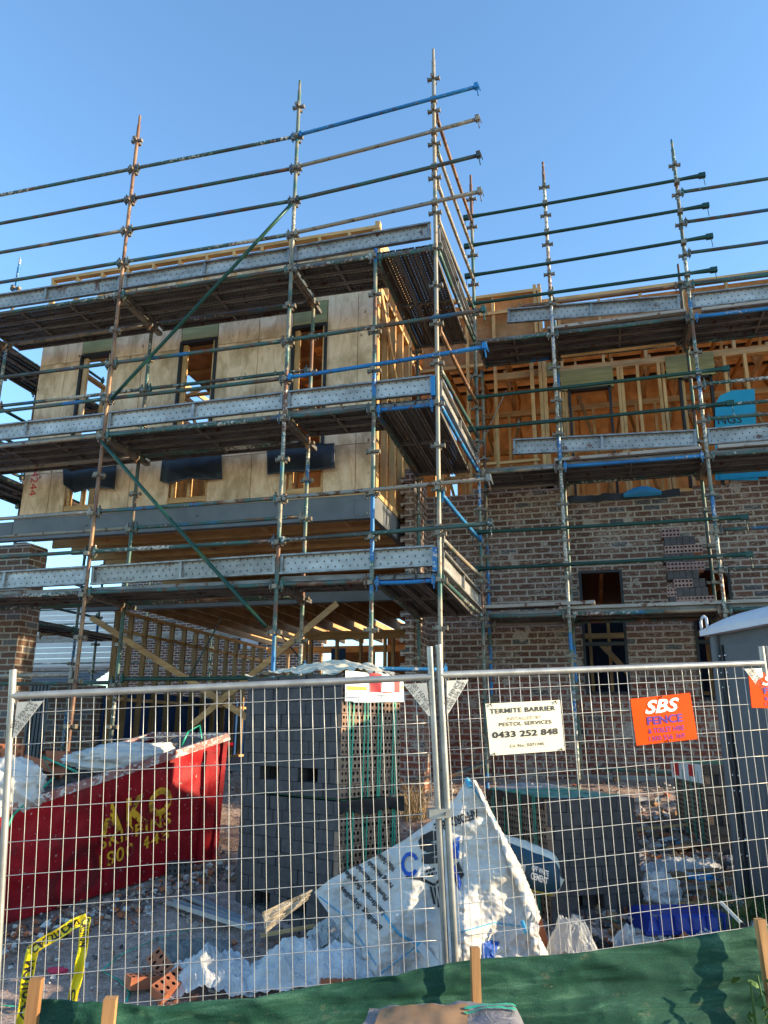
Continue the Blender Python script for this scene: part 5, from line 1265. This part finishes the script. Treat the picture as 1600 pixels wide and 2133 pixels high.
sign('warning_sign', [(1011, 1466), (1166, 1458), (1176, 1563), (1021, 1574)], M_SIGNW, [
    ('TERMITE BARRIER', M_INK, .045, .925, .80, .895, dict(bold=.022, spacing=1.08)), ('INSTALLED BY', M_INK, .26, .72, .655, .715, dict(bold=-.008)),
    ('PESTOL SERVICES', M_INK, .15, .855, .545, .62, dict(bold=.016, spacing=1.05)), ('0433 252 848', M_INK, .05, .93, .325, .45, dict(bold=.035, spacing=1.05)),
    ('Lic No: 5071745', M_INK, .27, .725, .13, .19, dict(bold=.016, spacing=1.08))], 'cream termite barrier sign with black lettering, right of the twin posts')
def sbs(quad, label):
    sign('warning_sign', quad, M_ORANGE, [('SBS', M_WHITE, .20, .79, .64, .93, dict(bold=.03, font_shear=.35)), ('FENCE', M_PURPLE, .21, .80, .40, .58, dict(bold=.028, spacing=1.02)),
        ('& TOILET HIRE', M_PURPLE, .21, .80, .22, .33, dict(bold=.014)), ('1300 556 369', M_PURPLE, .21, .79, .06, .16, dict(bold=.004))], label)
sbs([(1313, 1456), (1437, 1443), (1453, 1539), (1326, 1553)], 'whole orange fence hire sign in the middle of the right panel')
sbs([(1559, 1405), (1678, 1392), (1694, 1478), (1566, 1474)], 'orange fence hire sign cut off by the right edge, over the toilet')

# ------------------------------------------------------------------ portable toilet
def toilet():
    A = Vector((2.50, -.50, .72)); dx = Vector((.47, -.883, 0)); dx.normalize(); dn_ = Vector((dx.y, -dx.x, 0))
    if dn_.dot(CP - A) < 0: dn_ = -dn_
    h = 2.14; W = 1.20; r = empty('portable_toilet', A, 'grey plastic portable toilet with pale domed roof at the right edge', 'portable toilet')
    P = lambda x, z, o=0.: A + dx * x + Vector((0, 0, z)) + dn_ * o
    rot = Matrix((dx, dn_, Vector((0, 0, 1)))).transposed()
    mb = MB(); mb.box(P(W/2, h/2, -W/2), (W - .04, W - .04, h), rot); mb.build('cabin', M_TOIL, r)
    mb = MB()
    for x in (.03, W - .03): mb.tube(P(x, .02, -.01), P(x, h, -.01), .045, 12)
    mb.tube(P(.03, .02, -W + .01), P(.03, h, -W + .01), .045, 12); mb.build('corner_post', M_TOIL, r)
    mb = MB(); mb.box(P(.60, 1.04, .0), (.84, .035, 1.92), rot)
    mb.box(P(.60, 1.62, .022), (.70, .012, .60), rot); mb.box(P(.60, .62, .020), (.66, .014, .8), rot)
    for x in (.35, .47, .59, .71, .83): mb.tube(P(x, .34, .026), P(x, .90, .026), .017, 8)
    dr = mb.build('door', M_TOIL, r)
    mb = MB(); mb.box(P(.155, 1.04, .022), (.018, .022, 1.94), rot)
    for z in (.42, .9, 1.15, 1.72): mb.tube(P(.150, z - .10, .032), P(.150, z + .10, .032), .012, 8)
    mb.build('hinge', M_TOILD, dr)
    mb = MB()
    for z in (.36, .48, .84, .96, 1.09, 1.21, 1.66, 1.78, 1.92):
        for x in (.12, .19): mb.tube(P(x, z, .02), P(x, z, .033), .006, 6)
    mb.build('rivet', M_WHITE, dr)
    mb = MB(); mb.box(P(.93, 1.12, .028), (.10, .03, .15), rot); lt = mb.build('latch', M_TOILD, dr)
    mb = MB(); mb.box(P(.93, 1.14, .046), (.05, .01, .04), rot); mb.build('red_indicator', M_LRED, lt)
    mb = MB()
    def roof(u, v):
        x = -.05 + (W + .10) * u; y = .08 - (W + .14) * v; e = (1 - abs(2*u-1) ** 3) * (1 - abs(2*v-1) ** 4)
        return P(x, h - .02 + .03 + .15 * max(0, e) ** .55, y)
    mb.grid(roof, 30, 30); mb.box(P(W/2, h - .01, -W/2 + .01), (W + .10, W + .14, .05), rot); rf = mb.build('roof', M_TOILR, r)
    mb = MB(); mb.path([P(-.03, h + .0, .07), P(-.03, h + .09, .07), P(-.01, h + .12, .07), P(.02, h + .13, .07), P(.05, h + .11, .07), P(.055, h + .0, .07)], .012, 8); mb.build('lifting_hook', M_TOILR, rf)
    mb = MB(); mb.box(P(W/2, -.04, -W/2), (W + .06, W + .06, .09), rot); mb.build('base_skid', M_TOILD, r)
toilet()

# ------------------------------------------------------------------ silt fence in the foreground
def silt_fence():
    r = empty('silt_fence', (.3, -4.6, .15), 'dark green shade-cloth silt fence on four timber stakes along the bottom', 'silt fence')
    top = [(84, 2078, 2.98), (150, 2088, 2.92), (230, 2092, 2.93), (330, 2096, 2.99), (500, 2080, 3.06), (700, 2052, 3.15), (880, 2016, 3.22), (985, 1999, 3.27), (1120, 1990, 3.34), (1250, 1976, 3.40), (1420, 1955, 3.49), (1568, 1930, 3.58), (1640, 1930, 3.65), (1800, 1915, 3.78), (1980, 1900, 3.95)]
    pts = [at(u, v, Dp=d) for u, v, d in top]
    def fn(u, v):
        k = u * (len(pts) - 1); i = min(int(k), len(pts) - 2); p = pts[i].lerp(pts[i+1], k - i)
        nn = Vector((.42, -.9, 0)); z = v * .85
        return p + Vector((0, 0, -z)) + nn * (.075 * fbm(u * 2.6, v * 6 - u * 3.2, 1, 3) * (.35 + v) + .014 * fbm(u * 16, v * 10, 4, 3) + .020 * crease(u * 7 + v, v * 3.2 - u * 3, 5, 3) + .05 * v - .016) + Vector((0, 0, .004 * fbm(u * 30, 0, 2))) * (1 - v)
    mb = MB(); mb.grid(fn, 420, 60); c = mb.build('cloth', M_CLOTH, r); c.modifiers.new('t', 'SOLIDIFY').thickness = .002
    for u, v, d, du, w in ((77, 2038, 2.93, -6, .043), (231, 2078, 2.88, -2, .045), (989, 1973, 3.22, 3, .036), (1582, 1914, 3.50, 14, .038), (1975, 1885, 3.86, 10, .04)):
        T_ = at(u, v, Dp=d); B_ = T_ + Vector((.03 * (du / 10.), .0, -1.0)); mb = MB(); mb.bar(T_, B_, w, w, (.35, -.9, 0)); mb.build('stake', M_STAKE, r)
silt_fence()
# caution tape tied on the mesh
def tape():
    r = empty('caution_tape', at(110, 2100, Dp=3.7), 'crumpled yellow caution tape knotted to the mesh at lower left', 'tape')
    def strip(px, w, nm, txts):
        P = [at(u, v, Dp=d) for u, v, d in px]; mb = MB(); fw = Vector(MR[2])
        S = [0]
        for p, q in zip(P, P[1:]): S.append(S[-1] + (q - p).length)
        def fr(s):
            s = max(0, min(S[-1], s))
            for i in range(len(P) - 1):
                if s <= S[i+1] + 1e-9: break
            f = (s - S[i]) / max(1e-6, S[i+1] - S[i]); p = P[i].lerp(P[i+1], f)
            t0 = (P[min(i+1, len(P)-1)] - P[max(i-1, 0)]).normalized(); t1 = (P[min(i+2, len(P)-1)] - P[i]).normalized(); t = t0.lerp(t1, f).normalized(); d = t.cross(fw).normalized(); return p, d
        def sf(s, y, o=0.):
            p, d = fr(s); ww = w * (1 - .0 * s); return p + d * ww * (y - .5) - fw * (o + .010 * math.sin(y * 6.2 + s * 9) + .006 * math.sin(s * 40))
        mb.grid(lambda u, v: sf(u * S[-1], v), 60, 8); o = mb.build('strip', M_TAPEY, r); o.modifiers.new('t', 'SOLIDIFY').thickness = .0008
        mb = MB()
        for t_, s0, s1, flip in txts: put_text(mb, t_, lambda x, y: sf(s0 + (s1 - s0) * x, (1 - (.16 + .68 * y)) if not flip else (.16 + .68 * y), .0035), 0, 1, 0, 1, bold=.03)
        mb.build('lettering', M_INK, o)
    strip([(46, 2140, 3.72), (54, 2080, 3.74), (58, 2040, 3.75), (62, 2005, 3.76), (70, 1975, 3.78)], .058, 's', [('CAUTION', .04, .30, False)])
    strip([(62, 1982, 3.78), (84, 1966, 3.77), (116, 1948, 3.78), (150, 1925, 3.8), (182, 1912, 3.82)], .050, 's', [('CAUTION', .02, .27, False)])
    strip([(180, 1912, 3.8), (176, 1940, 3.78), (172, 1985, 3.77), (164, 2030, 3.76), (150, 2085, 3.75)], .046, 's', [('CAUTION', .0, .13, True), ('CA', .33, .41, True)])
tape()
# film-wrapped pack in the near foreground
def near_pack():
    A = at(775, 2133, Dp=2.42); r = empty('wrapped_pack', (A.x + .3, A.y, .2), 'film-wrapped pack with brown paper top and teal strap at the bottom edge', 'wrapped pack')
    def topf(u, v):
        px = 770 + (1120 - 770) * u; py0 = 2100 - 12 * math.sin(u * 3.0) + (0 if u < .85 else 40 * (u - .85) / .15)
        p = at(px, py0, Dp=2.62); q = Vector((p.x + .10, p.y - .75, p.z - .02)); w = p.lerp(q, v); w.z += .010 * fbm(u * 6, v * 6, 2) - (.10 * max(0, u - .88) / .12); return w
    mb = MB(); mb.grid(topf, 40, 30); o = mb.build('film_cover', film_mat('grey_wrap_film', (.22, .21, .24), .92, .35), r)
    mb = MB(); mb.grid(lambda u, v: topf(.07 + .52 * u, .05 + .9 * v) + Vector((0, 0, .006)), 20, 20); mb.build('paper_top', M_CARD, r)
    mb = MB(); mb.grid(lambda u, v: topf(.57 + .30 * u, .035 + .02 * v + .06 * (1 - u)) + Vector((0, 0, .012)), 20, 2); mb.grid(lambda u, v: topf(.57 + .30 * u, .075 + .02 * v + .06 * (1 - u)) + Vector((0, 0, .012)), 20, 2); mb.build('strap', M_STRAP, r)
    c = topf(.5, .5); mb = MB(); mb.box((c.x, c.y - .02, (c.z - .04 + .1) / 2), (.50, .66, c.z - .14)); mb.build('contents', M_GREYB, r)
near_pack()

# ------------------------------------------------------------------ small debris
def stick(name, p, q_, w, h, mat, label, cat, group=None):
    mb = MB(); mb.bar(p, q_, w, h); tag(mb.build(name, mat), label, cat, group)
def gp(u, v, dz=.02): p = ground_at(u, v); return p + Vector((0, 0, dz))
def channel(p, q_, w, label):
    mb = MB(); x = (q_ - p).normalized(); y = Vector((0, 0, 1)).cross(x).normalized()
    mb.bar(p, q_, w, .003)
    for s in (-1, 1): mb.bar(p + y * s * w / 2 + Vector((0, 0, .016)), q_ + y * s * w / 2 + Vector((0, 0, .016)), .003, .034)
    tag(mb.build('steel_channel', mottled('zinc_channel', (.42, .46, .5), (.6, .64, .68), 6, .35, .7) if not D.materials.get('zinc_channel') else D.materials['zinc_channel']), label, 'steel channel', 'zinc channels on the dirt')
channel(gp(352, 1890, .03), gp(520, 1958, .07), .075, 'nearer long zinc channel lying on the dirt left of the plastic heap')
channel(gp(385, 1875, .03), gp(500, 1935, .05), .06, 'shorter bluish zinc channel just behind the long one')
ribbon('green_strapping', M_STRAP, [gp(410, 1938), gp(330, 1960), gp(250, 1995), gp(212, 2028), gp(250, 2050), gp(270, 2075), gp(262, 2095)], .018, 'green strapping snaking over pale dirt toward the cored bricks', 'strap', group='loose green strapping', up=Vector((0, 0, 1)))
ribbon('green_strapping', M_STRAP, [gp(-20, 2100), gp(30, 2103), gp(70, 2108)], .02, 'short green strap at the bottom left edge under the tape', 'strap', group='loose green strapping', up=Vector((0, 0, 1)))
ribbon('green_strapping', M_STRAP, [gp(1250, 1915), gp(1290, 1925), gp(1335, 1945), gp(1370, 1960)], .02, 'green strapping in the rubbish at the foot of the low brick pack', 'strap', group='loose green strapping', up=Vector((0, 0, 1)))
lump('rag', M_PINK, gp(120, 2020, -.02), .09, .03, .02, 3, 'small pink rag on the pale dirt', 'rag', None, .4)
lump('plastic_bottle', mottled('blue_bottle', (.01, .22, .62), (.02, .3, .7), 4, .3), gp(795, 2030, .0), .05, .04, .05, 2, 'rounded blue container poking from under the bulk bag corner', 'container', None, .06)
def crate():
    c = gp(1418, 1925, -.02); r = empty('crate', c, 'low blue plastic crate upside down in the rubbish near the toilet', 'crate')
    rt = Matrix.Rotation(.35, 3, 'Z'); mb = MB()
    for z0, z1, s0, s1 in ((0, .10, 1, .90), (.10, .12, .90, .82)):
        vs = []
        for z, s in ((z0, s0), (z1, s1)):
            for x, y in ((-1, -1), (1, -1), (1, 1), (-1, 1)): vs.append(c + rt @ Vector((x * .34 * s, y * .20 * s, z)))
        mb.add(vs, [(0, 1, 5, 4), (1, 2, 6, 5), (2, 3, 7, 6), (3, 0, 4, 7), (4, 5, 6, 7)])
    for x in (-.24, -.12, 0, .12, .24): mb.box(c + rt @ Vector((x, -.19, .06)), (.02, .03, .11), rt)
    mb.build('shell', M_BLUEPL, r)
    mb = MB(); mb.box(c + Vector((0, 0, .0)), (.2, .2, .02), rt)
    mb = MB(); mb.box(c + rt @ Vector((0, -.205, .01)), (.72, .03, .022), rt); mb.build('rim', M_BLUEPL, r)
crate()
heap('plastic_bag', M_FILM, (1140, 1245, 1925, 2010), 0, 0, 13, 'clear crumpled bag in front of the low brick pack', 'plastic bag', group='plastic bags in the rubbish', h=.26)
lump('plastic_bag', M_FILM2, gp(1380, 1890, -.02), .15, .12, .16, 14, 'greyish milky bag leaning on the right side of the low brick pack', 'plastic bag', 'plastic bags in the rubbish', .35)
sheet('cloth_scrap', M_BAG, [(1265, 1960, 5.35), (1318, 1918, 5.55), (1345, 1985, 5.3), (1290, 1990, 5.25)], 'folded white scrap of bag below the low brick pack', 'scrap', 5, .05)
lump('plastic_bag', M_FILM, gp(1340, 1985, -.02), .13, .1, .07, 21, 'small greenish clear bag beside the white scrap', 'plastic bag', 'plastic bags in the rubbish', .35)
mb = MB(); p, q_ = at(1502, 1880, Dp=5.0), at(1545, 1924, Dp=4.75); mb.tube(p, q_, .011, 10); r_ = empty('pole', q_, 'short pole with cream sleeve slanting down behind the silt fence at right', 'pole'); mb.build('cream_sleeve', M_CEMW, r_)
mb = MB(); mb.tube(q_, q_ + (q_ - p) * .9, .010, 10); mb.build('black_rod', M_BLACK, r_)
for k, (u, v, L_, rz_, m, lb) in enumerate(((1400, 1800, .5, .2, M_CHARD, 'long dark board highest in the rubbish behind the crate'), (1440, 1825, .45, -.3, M_CARD, 'brown strip lying left of the toilet, above the crate'), (1390, 1842, .3, .5, M_CARD, 'folded brown cardboard piece left in the rubbish by the crate'), (1455, 1850, .34, -.1, M_CARD, 'flat brown cardboard lying nearest the toilet corner'), (1470, 1790, .3, -.6, M_CHARD, 'pale broken board leaning near the brick pack beside the toilet'), (1440, 1870, .3, .4, M_CHARD, 'dark board just behind the crate'))):
    p = gp(u, v, .03 + .02 * (k % 3)); d = Vector((math.cos(rz_), math.sin(rz_), .1)); stick('board', p - d * L_ / 2, p + d * L_ / 2, .10 if m is M_CARD else .07, .015, m, lb, 'board', 'boards in the rubbish')
for k, (u, v, s, m, lb) in enumerate(((1420, 1765, .07, M_PEBT, 'blue scrap of film high in the rubbish right of the low pack'), (1395, 1758, .09, M_FILM2, 'silvery plastic scrap beside the blue one'), (1240, 1975, .10, M_TAPEB, 'black plastic bundle in front of the low brick pack'), (1465, 1838, .10, M_PEBT, 'pale blue scrap by the toilet corner'))):
    lump('scrap', m, gp(u, v, -.01), s, s * .8, s * .4, k + 30, lb, 'scrap', 'scraps in the rubbish', .5)
heap('weed_mat', mottled('landscape_fabric', (.13, .13, .12), (.22, .21, .20), 8, .9), (330, 480, 1945, 2010), 0, 0, 17, 'grey fabric strip lying under the zinc channels', 'fabric', h=.06)
# ground litter too many to count
mb = MB(); rr_ = random.Random(3)
mats_ = [M_MORT, M_GREYB, M_TERRA, M_CARD, M_GROUND]
def chip(x, y, s, mi):
    z = gz(x, y) + .0; mb.mi = mi; e = Euler((rr_.uniform(-.5, .5), rr_.uniform(-.5, .5), rr_.uniform(0, 6))).to_matrix()
    vs = [e @ Vector((sx * s * rr_.uniform(.5, 1), sy * s * rr_.uniform(.4, .9), sz * s * rr_.uniform(.2, .6))) + Vector((x, y, z + .012)) for sx in (-1, 1) for sy in (-1, 1) for sz in (-1, 1)]
    mb.add(vs, [(0,1,3,2),(4,6,7,5),(0,4,5,1),(2,3,7,6),(0,2,6,4),(1,5,7,3)])
for k in range(9000):
    x, y = rr_.uniform(-6, 4), rr_.uniform(-4.2, 3.1); s = .006 + .022 * rr_.random() ** 3
    if fbm(x * .8, y * .8, 11) < -.15 and rr_.random() < .8: continue
    chip(x, y, s, rr_.choice((0, 0, 4, 4, 1, 2, 3)))
for k in range(2200):
    x, y = rr_.gauss(1.9, .45), rr_.gauss(.0, .75); chip(x, y, .015 + .05 * rr_.random() ** 2, rr_.choice((0, 1, 4, 4, 2, 3)))
for k in range(500):
    t = rr_.random(); P = (Vector((-2.1, -.25, 0))).lerp(Vector((-3.3, -2.2, 0)), t); chip(P.x + abs(rr_.gauss(0, .28)) + .03, P.y - abs(rr_.gauss(0, .2)), .01 + .03 * rr_.random() ** 2, rr_.choice((0, 4, 4, 1, 2)))
o = mb.build('rubble', mats_); tag(o, 'scattered mortar chips and broken brick over the dirt', 'rubble', kind='stuff')
# dry grass and weeds
def tufts(name, spots, mat, n_, h_, label, seed, w=.004, kind=None, cat='plant'):
    rg = random.Random(seed); mb = MB()
    for (x, y, rad_) in spots:
        for k in range(n_):
            a_ = rg.uniform(0, 6.28); d_ = rad_ * rg.random() ** .5; px, py = x + d_ * math.cos(a_), y + d_ * math.sin(a_); z = gz(px, py) - .01
            hh = h_ * rg.uniform(.5, 1.2); lean = Vector((rg.uniform(-.6, .6), rg.uniform(-.6, .6), 0)) * hh; s = Vector((math.cos(a_ * 3), math.sin(a_ * 3), 0)) * w
            b0 = Vector((px, py, z)); m_ = b0 + lean * .35 + Vector((0, 0, hh * .6)); t_ = b0 + lean + Vector((0, 0, hh * .9))
            mb.add([b0 - s, b0 + s, m_ + s * .8, m_ - s * .8, t_], [(0, 1, 2, 3), (3, 2, 4)])
    o = mb.build(name, mat); tag(o, label, cat, kind=kind); return o
M_DRY = mottled('dry_grass', (.20, .13, .06), (.36, .26, .13), 30, .8, bump=0); M_GRN = mottled('weed_leaf', (.03, .08, .015), (.07, .14, .03), 20, .7, bump=0)
gq = at(1590, 2080, Dp=3.3)
M_SOIL = M_GROUND
tufts('dry_grass', [(2.66 , -4.0, .25), (2.5, -4.2, .2)], M_DRY, 200, .55, 'dry straw-coloured grass in the lower right corner', 4, kind='stuff', cat='grass')
g1 = ground_at(1560, 1920); tufts('grass_tuft', [(g1.x, g1.y, .35), (g1.x + .3, g1.y, .3)], M_GRN, 300, .20, 'dark green grass around the foot of the toilet', 6, kind='stuff', cat='grass')
g2 = ground_at(850, 1720); tufts('dry_weed', [(g2.x, g2.y + .3, .16)], M_DRY, 240, .42, 'dry brown weed clump between the tall stack and the brick wall', 8, .003)
def leaves():
    rg = random.Random(2); mb = MB(); c = at(1590, 2075, Dp=3.35)
    for k in range(22):
        p = c + Vector((rg.gauss(0, .07), rg.gauss(0, .05), rg.gauss(-.03, .08))); e = Euler((rg.uniform(-1, 1), rg.uniform(-1, 1), rg.uniform(0, 6))).to_matrix(); s = rg.uniform(.014, .03)
        mb.add([p + e @ Vector(q__) * s for q__ in ((0, -1, 0), (.6, -.2, .2), (.4, .7, 0), (0, 1.1, -.1), (-.4, .7, 0), (-.6, -.2, .2))], [(0, 1, 2, 3, 4, 5)])
    for k in range(5): mb.tube(c + Vector((rg.gauss(0, .04), 0, -.9)), c + Vector((rg.gauss(0, .06), 0, rg.uniform(-.05, .08))), .004, 5)
    tag(mb.build('weed', M_GRN), 'broad-leaved green weed at the right edge below the last stake', 'plant')
leaves()
# pipes and timber lying at the wall foot
def pipe(name, p, q_, r_, m, label): mb = MB(); mb.tube(p, q_, r_, 10); tag(mb.build(name, m), label, 'pipe', 'tubes lying at the wall foot')
pipe('scaffold_tube', at(905, 1628, Y=2.0), at(1012, 1590, Y=2.3), .03, TM['mix'], 'pale blue tube leaning low between the bulk bag and the brick wall')
pipe('scaffold_tube', at(1240, 1600, Y=2.9), at(1430, 1612, Y=2.9), .024, TM['dark'], 'dark tube lying along the brick wall above the slab')
for k, (u, v) in enumerate(((860, 1700), (890, 1640), (860, 1590))): 
    p = at(u, v, Y=2.2 + .2 * k)
mb = MB(); mb.box2((-1.9, 1.6, .95), (-.9, 2.4, 1.02)); mb.box2((-2.9, 2.0, 1.0), (-1.4, 2.08, 1.06)); tag(mb.build('timber_sheet', M_CONC), 'pale sheet lying flat between the skip and the garage', 'sheet')
# ------------------------------------------------------------------ the place next door
def neighbour():
    r = empty('neighbour_house', (-13, 16, 1.5), 'brick neighbouring house with weatherboard gable, seen through the stud wall', 'house')
    mb = MB(); wall_boxes(mb, -14.6, -7.0, 1.4, 7.2, 16.0, 16.2, [(-9.9, -9.2, 4.6, 6.0)]); mb.build('brick_wall', M_BRICK_N, r)
    mb = MB(); mb.box2((-22, 15.0, 1.4), (-15.2, 15.2, 3.25)); mb.build('brick_wall', M_BRICK_N, r)
    mb = MB()
    for k in range(14): mb.box((-18.6, 17.0, 4.2 + .2 * k), (8, .03, .19), Matrix.Rotation(.08, 3, 'X'))
    mb.build('weatherboard', M_WEATH, r)
    mb = MB()
    for k in range(8): mb.box((-18.6, 15.0 + .22 * k, 3.35 + .11 * k), (7.4, .28, .04), Matrix.Rotation(.32, 3, 'X'))
    mb.build('tiled_roof', M_TILE, r)
    mb = MB(); mb.box2((-9.9, 16.05, 4.6), (-9.2, 16.1, 6.0)); w = mb.build('window', mottled('pale_blind', (.4, .42, .45), (.5, .52, .55), 4, .3), r)
    mb = MB(); mb.box2((-9.95, 15.97, 4.55), (-9.9, 16.05, 6.05)); mb.box2((-9.2, 15.97, 4.55), (-9.15, 16.05, 6.05)); mb.box2((-9.9, 15.97, 6.0), (-9.2, 16.05, 6.05)); mb.build('frame', M_BLACK, w)
    r2_ = empty('scaffold', (-12, 14, 1.5), 'far scaffold standing against the neighbouring house, seen through the stud wall', 'scaffold')
    for x in (-17.2, -15.0, -12.6, -10.2, -8.0): standard(r2_, x, 14.6, 1.45, 7.5, [2 + .5 * i for i in range(11)], 'green', False)
    for z in (3.2, 4.1, 5.4, 5.9): rail(r2_, (-18, 14.6, z), (-8, 14.6, z), 'dark', 'none')
    plank(r2_, (-18, 14.4, 3.9), (-8, 14.4, 3.9)); mb = MB(); mb.box2((-18, 14.3, 4.75), (-8, 14.33, 5.0)); mb.build('toe_board', M_PL_SIDE, r2_)
neighbour()
mb = MB()
for k in range(16): mb.box((-8.3 + .07 * k, 3.6, 2.1), (.045, .02, 1.3))
mb.box((-7.8, 3.62, 2.1), (1.3, .01, 1.3)); tag(mb.build('side_gate', M_TILE), 'grey ribbed side gate beside the low red brick wall', 'gate')

# unseen tree added beyond the right edge so its crown breaks up the low sun over the yard
def added_shade_tree():
    base = Vector((12.5, .4, gz(12.5, .4))); r = empty('added_shade_tree', base, 'unseen leafy tree added right of the site to dapple the low sun', 'tree')
    rg = random.Random(5); mb = MB(); mb.path([base, base + Vector((.1, 0, 1.5)), base + Vector((0, .1, 3.2)), base + Vector((.1, 0, 4.6))], .11, 8)
    for k in range(14):
        a_ = rg.uniform(0, 6.28); z0 = rg.uniform(2.2, 4.0); mb.path([base + Vector((0, 0, z0)), base + Vector((math.cos(a_) * .7, math.sin(a_) * .7, z0 + .6)), base + Vector((math.cos(a_) * 1.5, math.sin(a_) * 1.5, z0 + 1.0 + rg.uniform(-.3, .5)))], .035, 6)
    mb.build('trunk', M_STAKE, r)
    mb = MB(); cl = [(Vector((rg.gauss(0, .6), rg.uniform(-1.0, 2.0), rg.uniform(2.6, 4.5))), rg.uniform(.3, .6)) for k in range(9)]
    for c, rd in cl:
        for k in range(int(700 * rd)):
            d = Vector((rg.gauss(0, 1), rg.gauss(0, 1), rg.gauss(0, .8))) * rd * .5; p = base + c + d; e = Euler((rg.uniform(-1.5, 1.5), rg.uniform(-1.5, 1.5), rg.uniform(0, 6))).to_matrix(); s_ = rg.uniform(.04, .08)
            mb.add([p + e @ Vector(q) * s_ for q in ((0, -1, 0), (.5, 0, .1), (0, 1, 0), (-.5, 0, .1))], [(0, 1, 2, 3)])
    mb.build('crown', M_GRN, r)
added_shade_tree()

# more loose rubbish between the packs, the crate and the silt fence
heap('plastic_sheet', M_FILM2, (1330, 1500, 1770, 1835), 0, 0, 23, 'flattened pale plastic spread over the boards left of the toilet', 'plastic sheet', group='discarded plastic sheets', h=.10)
heap('plastic_sheet', M_FILM, (1420, 1560, 1930, 2000), 0, 0, 29, 'clear film trodden into the dirt in front of the blue crate', 'plastic sheet', group='discarded plastic sheets', h=.07)
heap('plastic_sheet', M_FILM2, (640, 760, 1900, 1985), 0, 0, 33, 'milky sheet bunched under the left flap of the bulk bag', 'plastic sheet', group='discarded plastic sheets', h=.20)
for k, (u, v, L_, rz_, m, w_, lb) in enumerate(((620, 1950, .55, .5, M_PX, .045, 'pale pine offcut poking out of the plastic heap by the tall stack'), (1460, 1900, .5, -.2, M_PD, .045, 'weathered timber offcut behind the crate at the toilet foot'),
        (1370, 1742, .6, .15, M_PX, .045, 'pine offcut lying between the low pack and the far wrapped pack'), (1560, 1900, .4, 1.2, M_PD, .05, 'short timber block at the toilet corner'), (1280, 2005, .35, .4, M_CARD, .12, 'torn brown carton flap low behind the silt fence'),
        (1430, 1780, .35, .9, M_CARD, .16, 'large brown carton panel on the rubble left of the toilet'), (1395, 1870, .30, -.5, M_CARD, .12, 'crushed brown carton between the milky bag and the crate'))):
    p = gp(u, v, .05 + .015 * (k % 3)); d = Vector((math.cos(rz_), math.sin(rz_), .12)); stick('offcut' if m is not M_CARD else 'carton_piece', p - d * L_ / 2, p + d * L_ / 2, w_, .02 if m is not M_CARD else .006, m, lb, 'offcut' if m is not M_CARD else 'cardboard', 'offcuts and carton pieces in the rubbish')
